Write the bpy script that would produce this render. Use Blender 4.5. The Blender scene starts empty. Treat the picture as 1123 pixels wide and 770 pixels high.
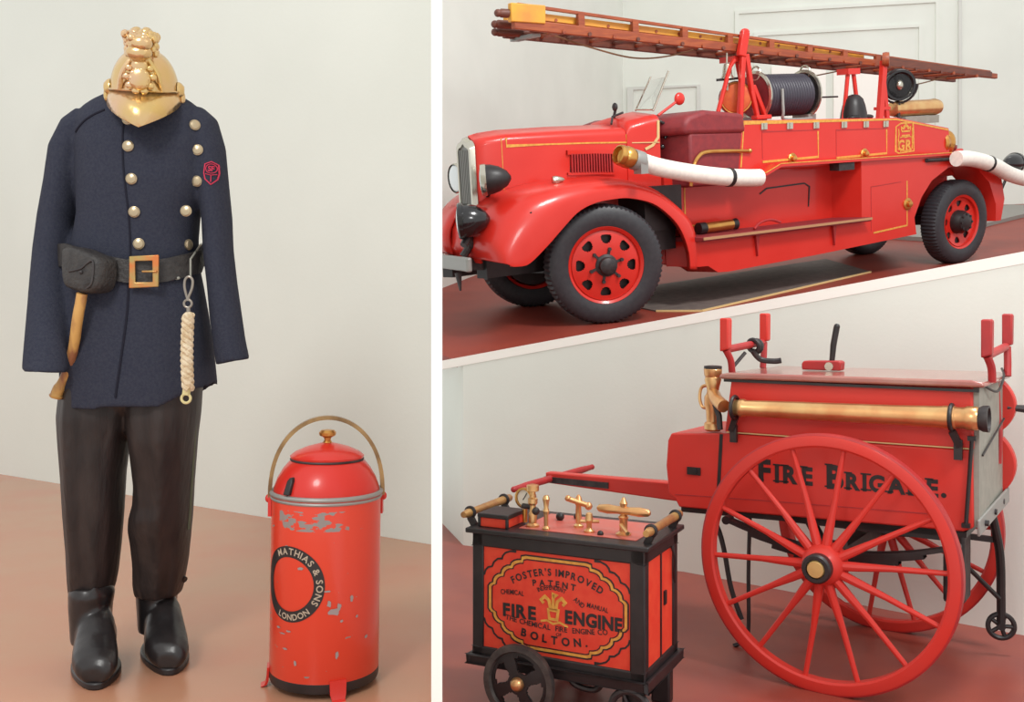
import bpy, bmesh, math, random
from math import sin, cos, pi, radians, sqrt, atan2
from mathutils import Vector, Matrix
from mathutils.bvhtree import BVHTree

random.seed(7)
WORLD = 1.0
EXPO = 0.0
S = bpy.context.scene
COL = S.collection
V = Vector

# ------------------------------------------------------------------ materials
def lin(c):
    c /= 255.0
    return c / 12.92 if c <= 0.04045 else ((c + 0.055) / 1.055) ** 2.4

def rgb(c):
    return (lin(c[0]), lin(c[1]), lin(c[2]), 1.0)

def mat(name, c, rough=0.5, metal=0.0, c2=None, scale=8.0, bump=0.0, bscale=60.0, coat=0.0, spec=0.5,
        stretch=(1, 1, 1), lo=0.35, hi=0.65, detail=4.0, alpha=None, transmission=0.0):
    m = bpy.data.materials.new(name)
    m.use_nodes = True
    nt = m.node_tree
    b = nt.nodes['Principled BSDF']
    b.inputs['Base Color'].default_value = rgb(c)
    b.inputs['Roughness'].default_value = rough
    b.inputs['Metallic'].default_value = metal
    b.inputs['Coat Weight'].default_value = coat
    b.inputs['Coat Roughness'].default_value = 0.12
    b.inputs['Specular IOR Level'].default_value = spec
    b.inputs['Transmission Weight'].default_value = transmission
    tc = nt.nodes.new('ShaderNodeTexCoord')
    mp = nt.nodes.new('ShaderNodeMapping')
    mp.inputs['Scale'].default_value = stretch
    nt.links.new(tc.outputs['Object'], mp.inputs['Vector'])
    if c2 is not None:
        n = nt.nodes.new('ShaderNodeTexNoise')
        n.inputs['Scale'].default_value = scale
        n.inputs['Detail'].default_value = detail
        nt.links.new(mp.outputs['Vector'], n.inputs['Vector'])
        r = nt.nodes.new('ShaderNodeValToRGB')
        r.color_ramp.elements[0].position = lo
        r.color_ramp.elements[1].position = hi
        r.color_ramp.elements[0].color = rgb(c)
        r.color_ramp.elements[1].color = rgb(c2)
        nt.links.new(n.outputs['Fac'], r.inputs['Fac'])
        nt.links.new(r.outputs['Color'], b.inputs['Base Color'])
    if bump > 0:
        n2 = nt.nodes.new('ShaderNodeTexNoise')
        n2.inputs['Scale'].default_value = bscale
        n2.inputs['Detail'].default_value = 3
        nt.links.new(mp.outputs['Vector'], n2.inputs['Vector'])
        bp = nt.nodes.new('ShaderNodeBump')
        bp.inputs['Strength'].default_value = bump
        bp.inputs['Distance'].default_value = 0.01
        nt.links.new(n2.outputs['Fac'], bp.inputs['Height'])
        nt.links.new(bp.outputs['Normal'], b.inputs['Normal'])
    return m

M = {}
M['red'] = mat('engine_red_paint', (204, 42, 32), 0.34, c2=(208, 48, 38), scale=3, coat=0.3, spec=0.35)
M['red_dark'] = mat('old_red_paint', (176, 42, 42), 0.5, c2=(160, 40, 42), scale=12)
M['maroon'] = mat('maroon_leathercloth', (138, 44, 48), 0.55, c2=(124, 40, 46), scale=20, bump=0.15, bscale=90)
M['cart_red'] = mat('cart_red_paint', (206, 50, 40), 0.45, c2=(200, 56, 48), scale=4, coat=0.1, spec=0.35)
M['box_red'] = mat('panel_red_paint', (220, 62, 44), 0.42, c2=(226, 76, 52), scale=18, spec=0.35)
M['black'] = mat('black_paint', (30, 27, 28), 0.42, c2=(40, 35, 36), scale=14)
M['black_gloss'] = mat('black_enamel', (20, 19, 22), 0.2, coat=0.4)
M['iron'] = mat('dull_iron', (52, 48, 50), 0.5, 0.4, c2=(70, 66, 66), scale=25)
M['rubber'] = mat('black_rubber', (42, 42, 47), 0.48, c2=(50, 50, 54), scale=30, bump=0.1)
M['cable'] = mat('black_hose_rubber', (60, 57, 68), 0.4)
M['brass'] = mat('polished_brass', (214, 166, 92), 0.28, 0.9, c2=(196, 140, 76), scale=6)
M['copper'] = mat('copper_brass', (212, 156, 106), 0.3, 0.85, c2=(224, 184, 128), scale=9)
M['helmet'] = mat('helmet_brass', (216, 184, 120), 0.26, 0.9, c2=(222, 186, 152), scale=9, bump=0.25, bscale=26)
M['chrome'] = mat('nickel_plate', (196, 192, 178), 0.22, 0.9)
M['grey'] = mat('grey_paint', (150, 148, 138), 0.55, c2=(138, 138, 128), scale=16)
M['grey_metal'] = mat('galvanised_grey', (150, 150, 146), 0.45, 0.3)
M['gold'] = mat('gold_leaf_line', (226, 172, 76), 0.45, 0.1, c2=(206, 146, 62), scale=40)
M['cream_line'] = mat('cream_gold_line', (214, 184, 128), 0.5)
M['wood'] = mat('varnished_ladder_wood', (164, 84, 48), 0.45, c2=(140, 66, 42), scale=7, stretch=(1, 8, 8))
M['wood_dark'] = mat('dark_ladder_wood', (116, 64, 48), 0.5, c2=(94, 54, 44), scale=7, stretch=(1, 8, 8))
M['wood_yellow'] = mat('yellow_ladder_paint', (226, 164, 56), 0.5, c2=(208, 140, 62), scale=6)
M['axe_wood'] = mat('ash_wood', (200, 152, 84), 0.5, c2=(146, 92, 60), scale=5, stretch=(8, 8, 1.6), lo=0.4, hi=0.62)
M['canvas'] = mat('white_canvas_hose', (240, 236, 226), 0.8, c2=(228, 224, 216), scale=30, bump=0.1)
M['rope'] = mat('hemp_rope', (222, 206, 178), 0.9, c2=(200, 176, 140), scale=60, bump=0.5, bscale=160)
M['cord'] = mat('brown_cord', (132, 100, 72), 0.9)
M['tunic'] = mat('navy_serge', (49, 51, 64), 0.95, c2=(57, 59, 70), scale=160, bump=0.35, bscale=420, spec=0.15)
M['tunic_edge'] = mat('navy_seam', (38, 38, 48), 0.95, spec=0.1)
M['trouser'] = mat('black_oilskin', (52, 44, 42), 0.5, c2=(36, 31, 31), scale=9, stretch=(3, 3, .6), bump=0.3, bscale=18, spec=0.35)
M['boot'] = mat('black_boot_leather', (30, 27, 28), 0.3, c2=(40, 35, 35), scale=14, bump=0.2, bscale=20, spec=0.5)
M['belt'] = mat('black_belt_leather', (40, 37, 37), 0.55, c2=(54, 50, 48), scale=50, bump=0.3, bscale=120)
M['piping'] = mat('green_grey_piping', (92, 100, 82), 0.8)
M['button'] = mat('nickel_button', (184, 166, 136), 0.3, 0.7)
M['badge'] = mat('red_embroidery', (186, 44, 74), 0.8)
M['buckle'] = mat('brass_buckle', (206, 120, 66), 0.35, 0.55, c2=(176, 150, 92), scale=22, lo=0.4, hi=0.6)
M['steel'] = mat('steel_clip', (150, 142, 132), 0.35, 0.7)
M['dial'] = mat('white_dial', (238, 234, 220), 0.4)
M['disc_orange'] = mat('copper_disc', (212, 110, 52), 0.4, 0.35, c2=(196, 80, 48), scale=12)
M['lens'] = mat('lamp_lens', (220, 226, 226), 0.1, 0.3)
M['wall'] = mat('white_wall_paint', (227, 231, 223), 0.9, c2=(222, 226, 218), scale=1.2, bump=0.06, bscale=50, spec=0.2)
M['wall2'] = mat('pale_grey_wall', (214, 216, 210), 0.9, c2=(206, 208, 202), scale=1.0, spec=0.2)
M['coping'] = mat('white_gloss_trim', (246, 243, 236), 0.6)
M['floor_red'] = mat('red_brown_linoleum', (150, 70, 56), 0.34, c2=(136, 62, 54), scale=2.5, bump=0.03, bscale=200, spec=0.5)
M['floor_deck'] = mat('dark_red_deck_paint', (146, 62, 48), 0.5, c2=(136, 58, 48), scale=2.5, spec=0.3)
M['floor_tan'] = mat('terracotta_linoleum', (190, 130, 102), 0.25, c2=(186, 140, 110), scale=2.2, bump=0.02, bscale=150, spec=0.6)
M['tray'] = mat('grey_rubber_mat', (112, 100, 94), 0.7, c2=(98, 86, 82), scale=14)
M['plinth'] = mat('grey_plinth', (142, 138, 132), 0.6)
g = mat('window_glass', (250, 252, 252), 0.0, transmission=1.0)
g.node_tree.nodes['Principled BSDF'].inputs['IOR'].default_value = 1.02
M['glass'] = g

def chipped(name, base, under, zlo, zhi, thr=0.60, thr2=0.68):
    """red enamel worn through to grey metal: a dense band between two heights, scattered chips elsewhere"""
    m = mat(name, base, 0.32, coat=0.25, spec=0.4)
    nt = m.node_tree
    b = nt.nodes['Principled BSDF']
    tc = nt.nodes.new('ShaderNodeTexCoord')
    mp = nt.nodes.new('ShaderNodeMapping')
    mp.inputs['Scale'].default_value = (1, 1, 2.2)
    nt.links.new(tc.outputs['Object'], mp.inputs['Vector'])
    n = nt.nodes.new('ShaderNodeTexNoise')
    n.inputs['Scale'].default_value = 30
    n.inputs['Detail'].default_value = 6
    nt.links.new(mp.outputs['Vector'], n.inputs['Vector'])
    sep = nt.nodes.new('ShaderNodeSeparateXYZ')
    nt.links.new(tc.outputs['Object'], sep.inputs['Vector'])
    def mth(op, a, bb):
        x = nt.nodes.new('ShaderNodeMath')
        x.operation = op
        for i, v in enumerate((a, bb)):
            if isinstance(v, (int, float)):
                x.inputs[i].default_value = v
            else:
                nt.links.new(v, x.inputs[i])
        return x.outputs[0]
    band = mth('MULTIPLY', mth('GREATER_THAN', sep.outputs['Z'], zlo), mth('LESS_THAN', sep.outputs['Z'], zhi))
    frontx = mth('LESS_THAN', mth('ABSOLUTE', mth('SUBTRACT', sep.outputs['X'], -0.01), 0), 0.085)
    band = mth('MULTIPLY', band, frontx)
    t = mth('SUBTRACT', thr2 + 0.02, mth('MULTIPLY', band, thr2 + 0.02 - thr + 0.08))
    chip = mth('GREATER_THAN', n.outputs['Fac'], t)
    mix = nt.nodes.new('ShaderNodeMixRGB')
    nt.links.new(chip, mix.inputs['Fac'])
    mix.inputs['Color1'].default_value = rgb(base)
    mix.inputs['Color2'].default_value = rgb(under)
    nt.links.new(mix.outputs['Color'], b.inputs['Base Color'])
    return m

# ------------------------------------------------------------------ mesh builder
def basis(axis):
    a = V(axis).normalized()
    t = V((0, 0, 1)) if abs(a.z) < 0.9 else V((1, 0, 0))
    u = t.cross(a).normalized()
    return u, a.cross(u).normalized(), a

def spline(pts, n=8, closed=False):
    P = [V(p) for p in pts]
    out = []
    m = len(P)
    rng = range(m if closed else m - 1)
    for i in rng:
        p0 = P[(i - 1) % m] if (closed or i > 0) else P[0]
        p1 = P[i % m]
        p2 = P[(i + 1) % m]
        p3 = P[(i + 2) % m] if (closed or i + 2 < m) else P[-1]
        for k in range(n):
            t = k / n
            out.append(0.5 * ((2 * p1) + (p2 - p0) * t + (2 * p0 - 5 * p1 + 4 * p2 - p3) * t * t + (3 * p1 - p0 - 3 * p2 + p3) * t ** 3))
    if not closed:
        out.append(P[-1])
    return out

class MB:
    def __init__(self):
        self.v = []
        self.f = []

    def add(self, vs, fs):
        b = len(self.v)
        self.v += [tuple(x) for x in vs]
        self.f += [tuple(b + i for i in f) for f in fs]
        return self

    def box(self, c, s, R=None):
        c = V(c)
        vs = []
        for i in range(8):
            p = V(((i & 1) - .5, ((i >> 1) & 1) - .5, (i >> 2) - .5))
            p = V((p.x * s[0], p.y * s[1], p.z * s[2]))
            vs.append(c + (R @ p if R else p))
        return self.add(vs, [(0, 2, 3, 1), (4, 5, 7, 6), (0, 1, 5, 4), (2, 6, 7, 3), (0, 4, 6, 2), (1, 3, 7, 5)])

    def bb(self, a, b):
        a, b = V(a), V(b)
        return self.box((a + b) / 2, b - a)

    def bar(self, p0, p1, w, h, up=(0, 0, 1), w1=None, h1=None):
        p0, p1 = V(p0), V(p1)
        d = (p1 - p0).normalized()
        s = d.cross(V(up)).normalized()
        u = s.cross(d).normalized()
        w1 = w if w1 is None else w1
        h1 = h if h1 is None else h1
        vs = []
        for p, ww, hh in ((p0, w, h), (p1, w1, h1)):
            for a, b in ((-1, -1), (1, -1), (1, 1), (-1, 1)):
                vs.append(p + s * a * ww / 2 + u * b * hh / 2)
        return self.add(vs, [(3, 2, 1, 0), (4, 5, 6, 7), (0, 1, 5, 4), (1, 2, 6, 5), (2, 3, 7, 6), (3, 0, 4, 7)])

    def loft(self, rings, cap=True, closed=False):
        n = len(rings[0])
        vs = [p for r in rings for p in r]
        fs = []
        m = len(rings)
        for i in range(m if closed else m - 1):
            for j in range(n):
                a, b = i * n, ((i + 1) % m) * n
                fs.append((a + j, a + (j + 1) % n, b + (j + 1) % n, b + j))
        if cap and not closed:
            fs.append(tuple(reversed(range(n))))
            fs.append(tuple((m - 1) * n + j for j in range(n)))
        return self.add(vs, fs)

    def sheet(self, rows):
        n = len(rows[0])
        vs = [p for r in rows for p in r]
        fs = []
        for i in range(len(rows) - 1):
            for j in range(n - 1):
                fs.append((i * n + j, i * n + j + 1, (i + 1) * n + j + 1, (i + 1) * n + j))
        return self.add(vs, fs)

    def tube(self, pts, r, n=8, closed=False, cap=True):
        P = [V(p) for p in pts]
        m = len(P)
        rr = r if isinstance(r, (list, tuple)) else [r] * m
        rings = []
        u = None
        for i in range(m):
            if closed:
                d = (P[(i + 1) % m] - P[i - 1]).normalized()
            else:
                d = (P[min(i + 1, m - 1)] - P[max(i - 1, 0)]).normalized()
            if u is None:
                u, w, _ = basis(d)
            else:
                u = (u - d * u.dot(d))
                u = u.normalized() if u.length > 1e-6 else basis(d)[0]
                w = d.cross(u)
            w = d.cross(u)
            rings.append([P[i] + (u * cos(2 * pi * k / n) + w * sin(2 * pi * k / n)) * rr[i] for k in range(n)])
        return self.loft(rings, cap, closed)

    def cyl(self, p0, p1, r0, r1=None, n=16):
        return self.tube([p0, p1], [r0, r0 if r1 is None else r1], n)

    def lathe(self, prof, o, axis, n=32, cap=True, closed=False):
        """prof: (radius, height along the axis)"""
        u, w, a = basis(axis)
        o = V(o)
        rings = [[o + a * h + (u * cos(2 * pi * k / n) + w * sin(2 * pi * k / n)) * max(r, 1e-5) for k in range(n)] for r, h in prof]
        return self.loft(rings, cap, closed)

    def sphere(self, c, r, s=(1, 1, 1), n=16, m=10, R=None):
        c = V(c)
        rings = []
        for i in range(m + 1):
            t = pi * i / m
            ring = []
            for k in range(n):
                p = V((sin(t) * cos(2 * pi * k / n) * s[0], sin(t) * sin(2 * pi * k / n) * s[1], -cos(t) * s[2])) * r
                ring.append(c + (R @ p if R else p))
            rings.append(ring)
        return self.loft(rings, False)

    def torus(self, c, axis, R, r, n=32, m=8):
        u, w, a = basis(axis)
        c = V(c)
        pts = [c + (u * cos(2 * pi * k / n) + w * sin(2 * pi * k / n)) * R for k in range(n)]
        return self.tube(pts, r, m, closed=True)

    def prism(self, poly, f, a, b):
        """poly of (p,q); f(p,q,t) -> point; extruded from t=a to t=b"""
        n = len(poly)
        vs = [f(p, q, a) for p, q in poly] + [f(p, q, b) for p, q in poly]
        fs = [tuple(range(n)), tuple(reversed(range(n, 2 * n)))]
        fs += [(i, n + i, n + (i + 1) % n, (i + 1) % n) for i in range(n)]
        return self.add(vs, fs)

    def strip(self, pts, w, f, t=0.003, closed=False):
        """a raised painted line of width w along 2D pts; f(p,q,height) -> point"""
        P = [V((p[0], p[1])) for p in pts]
        m = len(P)
        L, Rr = [], []
        for i in range(m):
            if closed:
                d = (P[(i + 1) % m] - P[i - 1]).normalized()
                d0 = (P[i] - P[i - 1]).normalized()
            else:
                d = (P[min(i + 1, m - 1)] - P[max(i - 1, 0)]).normalized()
                d0 = (P[i] - P[i - 1]).normalized() if i else d
            nn = V((-d.y, d.x))
            k = 1 / max(0.5, V((-d0.y, d0.x)).dot(nn))
            L.append(P[i] + nn * w / 2 * k)
            Rr.append(P[i] - nn * w / 2 * k)
        vs = []
        for i in range(m):
            vs += [f(L[i].x, L[i].y, 0), f(L[i].x, L[i].y, t), f(Rr[i].x, Rr[i].y, t), f(Rr[i].x, Rr[i].y, 0)]
        fs = []
        for i in range(m if closed else m - 1):
            a, b = 4 * i, 4 * ((i + 1) % m)
            for j in range(4):
                fs.append((a + j, a + (j + 1) % 4, b + (j + 1) % 4, b + j))
        return self.add(vs, fs)

    def build(self, name, m, parent=None, ang=35, bevel=0.0, seg=2, solid=0.0, sub=0, remesh=0.0, smooth=0):
        me = bpy.data.meshes.new(name)
        me.from_pydata(self.v, [], self.f)
        bm = bmesh.new()
        bm.from_mesh(me)
        bmesh.ops.remove_doubles(bm, verts=bm.verts, dist=1e-6)
        bmesh.ops.recalc_face_normals(bm, faces=bm.faces)
        bm.to_mesh(me)
        bm.free()
        me.materials.append(m)
        me.shade_smooth()
        me.set_sharp_from_angle(angle=radians(ang))
        o = bpy.data.objects.new(name, me)
        COL.objects.link(o)
        if parent is not None:
            o.parent = parent
        if remesh:
            r = o.modifiers.new('r', 'REMESH')
            r.mode = 'VOXEL'
            r.voxel_size = remesh
            r.use_smooth_shade = True
        if smooth:
            s = o.modifiers.new('s', 'SMOOTH')
            s.factor = 0.5
            s.iterations = smooth
        if solid:
            s = o.modifiers.new('t', 'SOLIDIFY')
            s.thickness = solid
            s.offset = 0
        if bevel:
            b = o.modifiers.new('b', 'BEVEL')
            b.width = bevel
            b.segments = seg
            b.limit_method = 'ANGLE'
            b.angle_limit = radians(40)
            b.harden_normals = False
        if sub:
            s = o.modifiers.new('u', 'SUBSURF')
            s.levels = sub
            s.render_levels = sub
        return o

def tag(o, label=None, cat=None, group=None, kind=None):
    if label: o['label'] = label
    if cat: o['category'] = cat
    if group: o['group'] = group
    if kind: o['kind'] = kind
    return o

def thing(name, label, cat, mw, group=None):
    o = bpy.data.objects.new(name, None)
    o.empty_display_size = 0.1
    COL.objects.link(o)
    o.matrix_world = mw
    return tag(o, label, cat, group)

def struct(name, mb, m, **k):
    return tag(mb.build(name, m, **k), kind='structure')

# ------------------------------------------------------------------ lettering
_glyph = {}
def glyph(ch, bold=0.0):
    key = (ch, bold)
    if key not in _glyph:
        cu = bpy.data.curves.new('t', 'FONT')
        cu.body = ch
        cu.size = 1.0
        cu.offset = bold
        cu.resolution_u = 4
        ob = bpy.data.objects.new('t', cu)
        COL.objects.link(ob)
        dg = bpy.context.evaluated_depsgraph_get()
        dg.update()
        ev = ob.evaluated_get(dg)
        me = ev.to_mesh()
        vs = [(v.co.x, v.co.y) for v in me.vertices]
        fs = [tuple(p.vertices) for p in me.polygons]
        ev.to_mesh_clear()
        bpy.data.objects.remove(ob)
        bpy.data.curves.remove(cu)
        xs = [v[0] for v in vs] or [0, 0.25]
        _glyph[key] = (vs, fs, min(xs), max(xs))
    return _glyph[key]

def word_width(s, size, gap=0.12, bold=0.0, wide=1.0):
    w = 0
    for ch in s:
        if ch == ' ':
            w += 0.35 * size * wide
            continue
        g = glyph(ch, bold)
        w += (g[3] - g[2]) * size * wide + gap * size * wide
    return w

def letters(mb, s, size, place, f, gap=0.12, bold=0.0, wide=1.0, big=None, t=0.002, serif=0.0):
    """place(u) -> (p, q, angle) along the baseline, u measured from the middle; f(p,q,h) -> 3D point"""
    tot = word_width(s, size, gap, bold, wide)
    u = -tot / 2
    for ch in s:
        if ch == ' ':
            u += 0.35 * size * wide
            continue
        vs, fs, x0, x1 = glyph(ch, bold)
        w = (x1 - x0) * size * wide
        p, q, a = place(u + w / 2)
        ca, sa = cos(a), sin(a)
        ps = []
        for x, y in vs:
            lx, ly = (x - x0) * size * wide - w / 2, y * size
            ps.append((p + lx * ca - ly * sa, q + lx * sa + ly * ca))
        b = len(mb.v)
        mb.v += [tuple(f(x, y, t)) for x, y in ps]
        mb.f += [tuple(b + i for i in fc) for fc in fs]
        u += w + gap * size * wide

def line_at(p, q, a=0.0):
    return lambda u: (p + u * cos(a), q + u * sin(a), a)

def arc_at(p, q, r, a0):
    """text on a circle of radius r centred (p,q); a0 is the angle of the middle; r<0 reads along the bottom"""
    def g(u):
        if r > 0:
            a = a0 - u / r
            return (p + r * cos(a), q + r * sin(a), a - pi / 2)
        a = a0 + u / -r
        return (p - r * cos(a), q - r * sin(a), a + pi / 2)
    return g

# ------------------------------------------------------------------ frames
def frame(yaw, tilt, roll, t):
    R = Matrix.Rotation(roll, 4, 'Y') @ Matrix.Rotation(tilt, 4, 'X') @ Matrix.Rotation(yaw, 4, 'Z')
    return Matrix.Translation(V(t)) @ R

EYE = 1.784
BAY = 1.12                                                            # size of the engine bay
ENG = frame(0.52014, 0.17705, -0.05426, (0.79941 * BAY, 7.97726 * BAY, EYE + (1.67630 - EYE) * BAY)) @ Matrix.Scale(BAY, 4)      # the raked display deck
CART = frame(-0.597, 0, 0, (1.4586, 4.6833, 0.0))
BOX = frame(-0.46393, 0, 0, (-0.17869, 4.53629, 0.0))
LZ = 0.86                                                             # raised floor of the left bay
# ------------------------------------------------------------------ the setting
def slab(pts, z0, z1):
    mb = MB()
    mb.prism(pts, lambda x, y, t: (x, y, t), z0, z1)
    return mb

# lower hall floor
struct('floor_front', slab([(-1.2, 1.5), (6, 1.5), (6, 9), (-1.2, 9)], -0.1, 0.0), M['floor_red'])
# left bay: raised floor, its back wall and the thin board that parts it from the hall
struct('floor_left', slab([(-6, 1.2), (-0.112, 1.2), (-0.3, 4.0), (-0.45, 4.1), (-6, 7.8)], LZ - 0.12, LZ), M['floor_tan'])
struct('wall_left', slab([(-0.30, 3.94), (-0.30, 4.06), (-6.0, 7.83), (-6.0, 7.71)], 0.0, 4.4), M['wall'])
def partition():
    d0, d1 = 2.15, 4.0
    k = (479 - 561.5) / 1100
    w = 0.0118
    return slab([(k * d0 - w, d0), (k * d0 + w, d0), (k * d1 + w, d1), (k * d1 - w, d1)], 0.0, 4.4)
struct('wall_divider', partition(), M['coping'])
# parapet wall behind the hand cart, its top climbing to the right like the deck it screens
PX = [(-1.05, 10.1, 480), (-0.37, 7.606, 508), (1.17, 6.835, 750), (2.806, 5.497, 1123), (4.6, 3.83, 1600)]
def par_z(px, d):
    return EYE + (340 - (405 - (px - 485) * 0.1818)) / 1100 * d
def off(i, o):
    """plan point i of the parapet pushed back by o"""
    p = [V((a, b)) for a, b, _ in PX]
    def nrm(a, b):
        d = (b - a).normalized()
        return V((-d.y, d.x))
    if i == 0: n = nrm(p[0], p[1]); k = 1
    elif i == len(p) - 1: n = nrm(p[-2], p[-1]); k = 1
    else:
        n1, n2 = nrm(p[i - 1], p[i]), nrm(p[i], p[i + 1])
        n = (n1 + n2).normalized(); k = 1 / max(.35, n.dot(n1))
    return p[i] + n * o * k
ZT = [par_z(px, d) for _, d, px in PX]
ZT[0] = ZT[1]
ZT[-1] = ZT[-2] + 0.45
def parapet():
    mb = MB()
    n = len(PX)
    rings = []
    for i in range(n):
        a, b = off(i, 0), off(i, 0.055)
        rings.append([(a.x, a.y, 0), (a.x, a.y, ZT[i]), (b.x, b.y, ZT[i]), (b.x, b.y, 0)])
    return mb.loft(rings)
# the coping and the deck edge run straight on past the corner of the wall
CX_ = [(-.66, 7.751, 467.8)] + PX[1:]
ZC = [par_z(px, d) for _, d, px in CX_]
ZC[-1] = ZT[-1]
def coff(i, o):
    global PX
    keep = PX
    PX = CX_
    v = off(i, o)
    PX = keep
    return v
def coping():
    mb = MB()
    rings = []
    for i in range(len(CX_)):
        a, b = coff(i, -0.004), coff(i, 0.06)
        rings.append([(a.x, a.y, ZC[i]), (a.x, a.y, ZC[i] + .066), (b.x, b.y, ZC[i] + .066), (b.x, b.y, ZC[i])])
    return mb.loft(rings)
struct('wall_front', parapet(), M['wall'], ang=20)
struct('trim_1', coping(), M['coping'], ang=20)
# the raked deck the fire engine stands on
EN = (ENG.to_3x3() @ V((0, 0, 1))).normalized()
EO = ENG.translation
def deck_z(x, y):
    return EO.z - (EN.x * (x - EO.x) + EN.y * (y - EO.y)) / EN.z
def deck():
    plan = [coff(i, 0.061) for i in range(len(CX_))]
    P = [(-.60, 8.10)] + [(p.x, p.y) for p in plan[1:]] + [(9, 6), (15.7, 15.7), (13.4, 19.6), (1.1, 20.7), (-1.45, 11.6)]
    mb = MB()
    n = len(P)
    vs = [(x, y, deck_z(x, y)) for x, y in P] + [(x, y, deck_z(x, y) - .05) for x, y in P]
    mb.add(vs, [tuple(range(n)), tuple(reversed(range(n, 2 * n)))] + [(i, n + i, n + (i + 1) % n, (i + 1) % n) for i in range(n)])
    return mb
struct('floor_back', deck(), M['floor_deck'], ang=20)
# walls of the engine hall
def wall_seg(x0, y0, x1, y1, z0, z1, t=0.2):
    d = V((x1 - x0, y1 - y0)).normalized()
    n = V((-d.y, d.x)) * t
    return slab([(x0, y0), (x1, y1), (x1 + n.x, y1 + n.y), (x0 + n.x, y0 + n.y)], z0, z1)
struct('wall_side', wall_seg(-1.288, 10.28, 2.15, 19.07, 0.3, 10), M['wall'])
struct('wall_back', wall_seg(2.06, 18.91, 13.44, 16.60, 0.3, 10), M['wall'])
# panelled doors and mouldings on the far wall
bd = V((10.16, -2.065)).normalized()
def on_back(u, z, o=0.0):
    u *= BAY
    return (2.06 + bd.x * u + bd.y * o, 18.91 + bd.y * u - bd.x * o, EYE + (z - EYE) * BAY)
def mould(u0, z0, u1, z1, w=.06):
    mb = MB()
    mb.strip([(u0, z0), (u1, z0), (u1, z1), (u0, z1)], w, lambda p, q, h: on_back(p, q, h), .035, closed=True)
    return mb
struct('trim_2', mould(.15, 3.3, 1.28, 5.5), M['wall2'], ang=20)
struct('trim_3', mould(2.2, 3.3, 4.75, 6.3), M['wall'], ang=20)
struct('trim_4', mould(1.9, 3.2, 5.0, 6.68), M['wall'], ang=20)
m = MB(); m.strip([(5.33, 2.5), (5.33, 9)], .05, on_back, .05)
struct('trim_5', m, M['wall2'], ang=20)
for k, (u0, u1) in enumerate(((2.45, 3.3), (3.42, 4.45))):
    m = MB()
    m.prism([(u0, 3.4), (u1, 3.4), (u1, 5.75), (u0, 5.75)], lambda p, q, t: on_back(p, q, t), 0, .05)
    struct('trim_%d' % (6 + k), m, M['coping'], ang=20)

# ------------------------------------------------------------------ camera, light, colour
cam = bpy.data.cameras.new('camera')
co = bpy.data.objects.new('camera', cam)
COL.objects.link(co)
co.location = (0, 0, EYE)
co.rotation_euler = (pi / 2, 0, 0)
cam.sensor_fit = 'HORIZONTAL'
cam.sensor_width = 36
cam.lens = 36 * 1100 / 1123
cam.shift_y = (340 - 385) / 1123
cam.clip_start = 0.05
cam.clip_end = 100
S.camera = co

w = bpy.data.worlds.new('world')
S.world = w
w.use_nodes = True
bg = w.node_tree.nodes['Background']
bg.inputs['Color'].default_value = (1.0, 1.0, 0.985, 1)
bg.inputs['Strength'].default_value = WORLD

def area(name, loc, target, size, power, col=(1, .97, .92)):
    l = bpy.data.lights.new(name, 'AREA')
    l.shape = 'DISK'
    l.size = size
    l.energy = power
    l.color = col
    o = bpy.data.objects.new(name, l)
    COL.objects.link(o)
    o.location = loc
    o.rotation_euler = (V(target) - V(loc)).to_track_quat('-Z', 'Y').to_euler()
    return o
area('fill_lamp_hall', (3.4, 1.2, 4.6), (1.8, 5.2, .8), 1.2, 110, (1, .99, .97))  # unseen lamp added at upper right to brighten the cart bay
area('fill_lamp_left', (-1.4, -0.6, 4.2), (-1.1, 3.2, 1.6), 1.0, 70, (1, 1, .97))  # added fill, out of view, lifts the left bay's wall and figure
area('fill_lamp_deck', (3.6, 4.4, 8.0), (3.3, 10.6, 2.5), 1.6, 420, (1, 1, .98))  # added overhead fill for the engine and its deck, no fitting there
area('fill_lamp_back', (5.5, 13.5, 9.6), (6.5, 20.0, 4.5), 2.0, 40, (1, .99, .97))  # weak added fill that evens out the far wall, unseen

S.view_settings.view_transform = 'Standard'
S.view_settings.look = 'None'
S.view_settings.gamma = 1.0
S.view_settings.exposure = EXPO
S.view_settings.use_curve_mapping = False
# ------------------------------------------------------------------ fire engine
# local axes: x from the front axle to the back, y away from the viewer, z up
W2 = 1.5437
eng = thing('fire_engine', 'long red vintage fire engine standing on the raised deck with ladder overhead', 'fire engine', ENG)
# drawn first to the length of a longer chassis, then brought to this engine's proportions:
# bodywork tapers with the map, small fittings keep their shape and only move
KY = 1.6 / 1.9
def prop(v):
    x, y, z = v
    return V((.02071 + .92018 * x - .02201 * x * x + .00047 * x ** 3 - .28495 * y + .00918 * x * y - .00749 * z - .00441 * x * z,
              y * KY,
              .00127 + .00636 * x + .00024 * x * x - .02793 * y - .00045 * x * y + 1.0353 * z - .02174 * x * z))
def proportion(mb, rigid=None):
    lo = [min(v[i] for v in mb.v) for i in range(3)]
    hi = [max(v[i] for v in mb.v) for i in range(3)]
    if rigid is None:
        rigid = hi[0] - lo[0] < .5 and hi[1] - lo[1] < .45 and hi[2] - lo[2] < .6
    if rigid:
        c = V([(a + b) / 2 for a, b in zip(lo, hi)])
        d = prop(c) - c
        mb.v = [tuple(V(v) + d) for v in mb.v]
    else:
        mb.v = [tuple(prop(v)) for v in mb.v]
    return mb
def E_(name, mb, m, parent=eng, raw=False, at=None, **k):
    if at is not None:
        d = prop(at) - V(at)
        mb.v = [tuple(V(v) + d) for v in mb.v]
    elif not raw:
        proportion(mb)
    return mb.build(name, m, parent, **k)
def xz(p, q, t):
    return (p, t, q)
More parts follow.
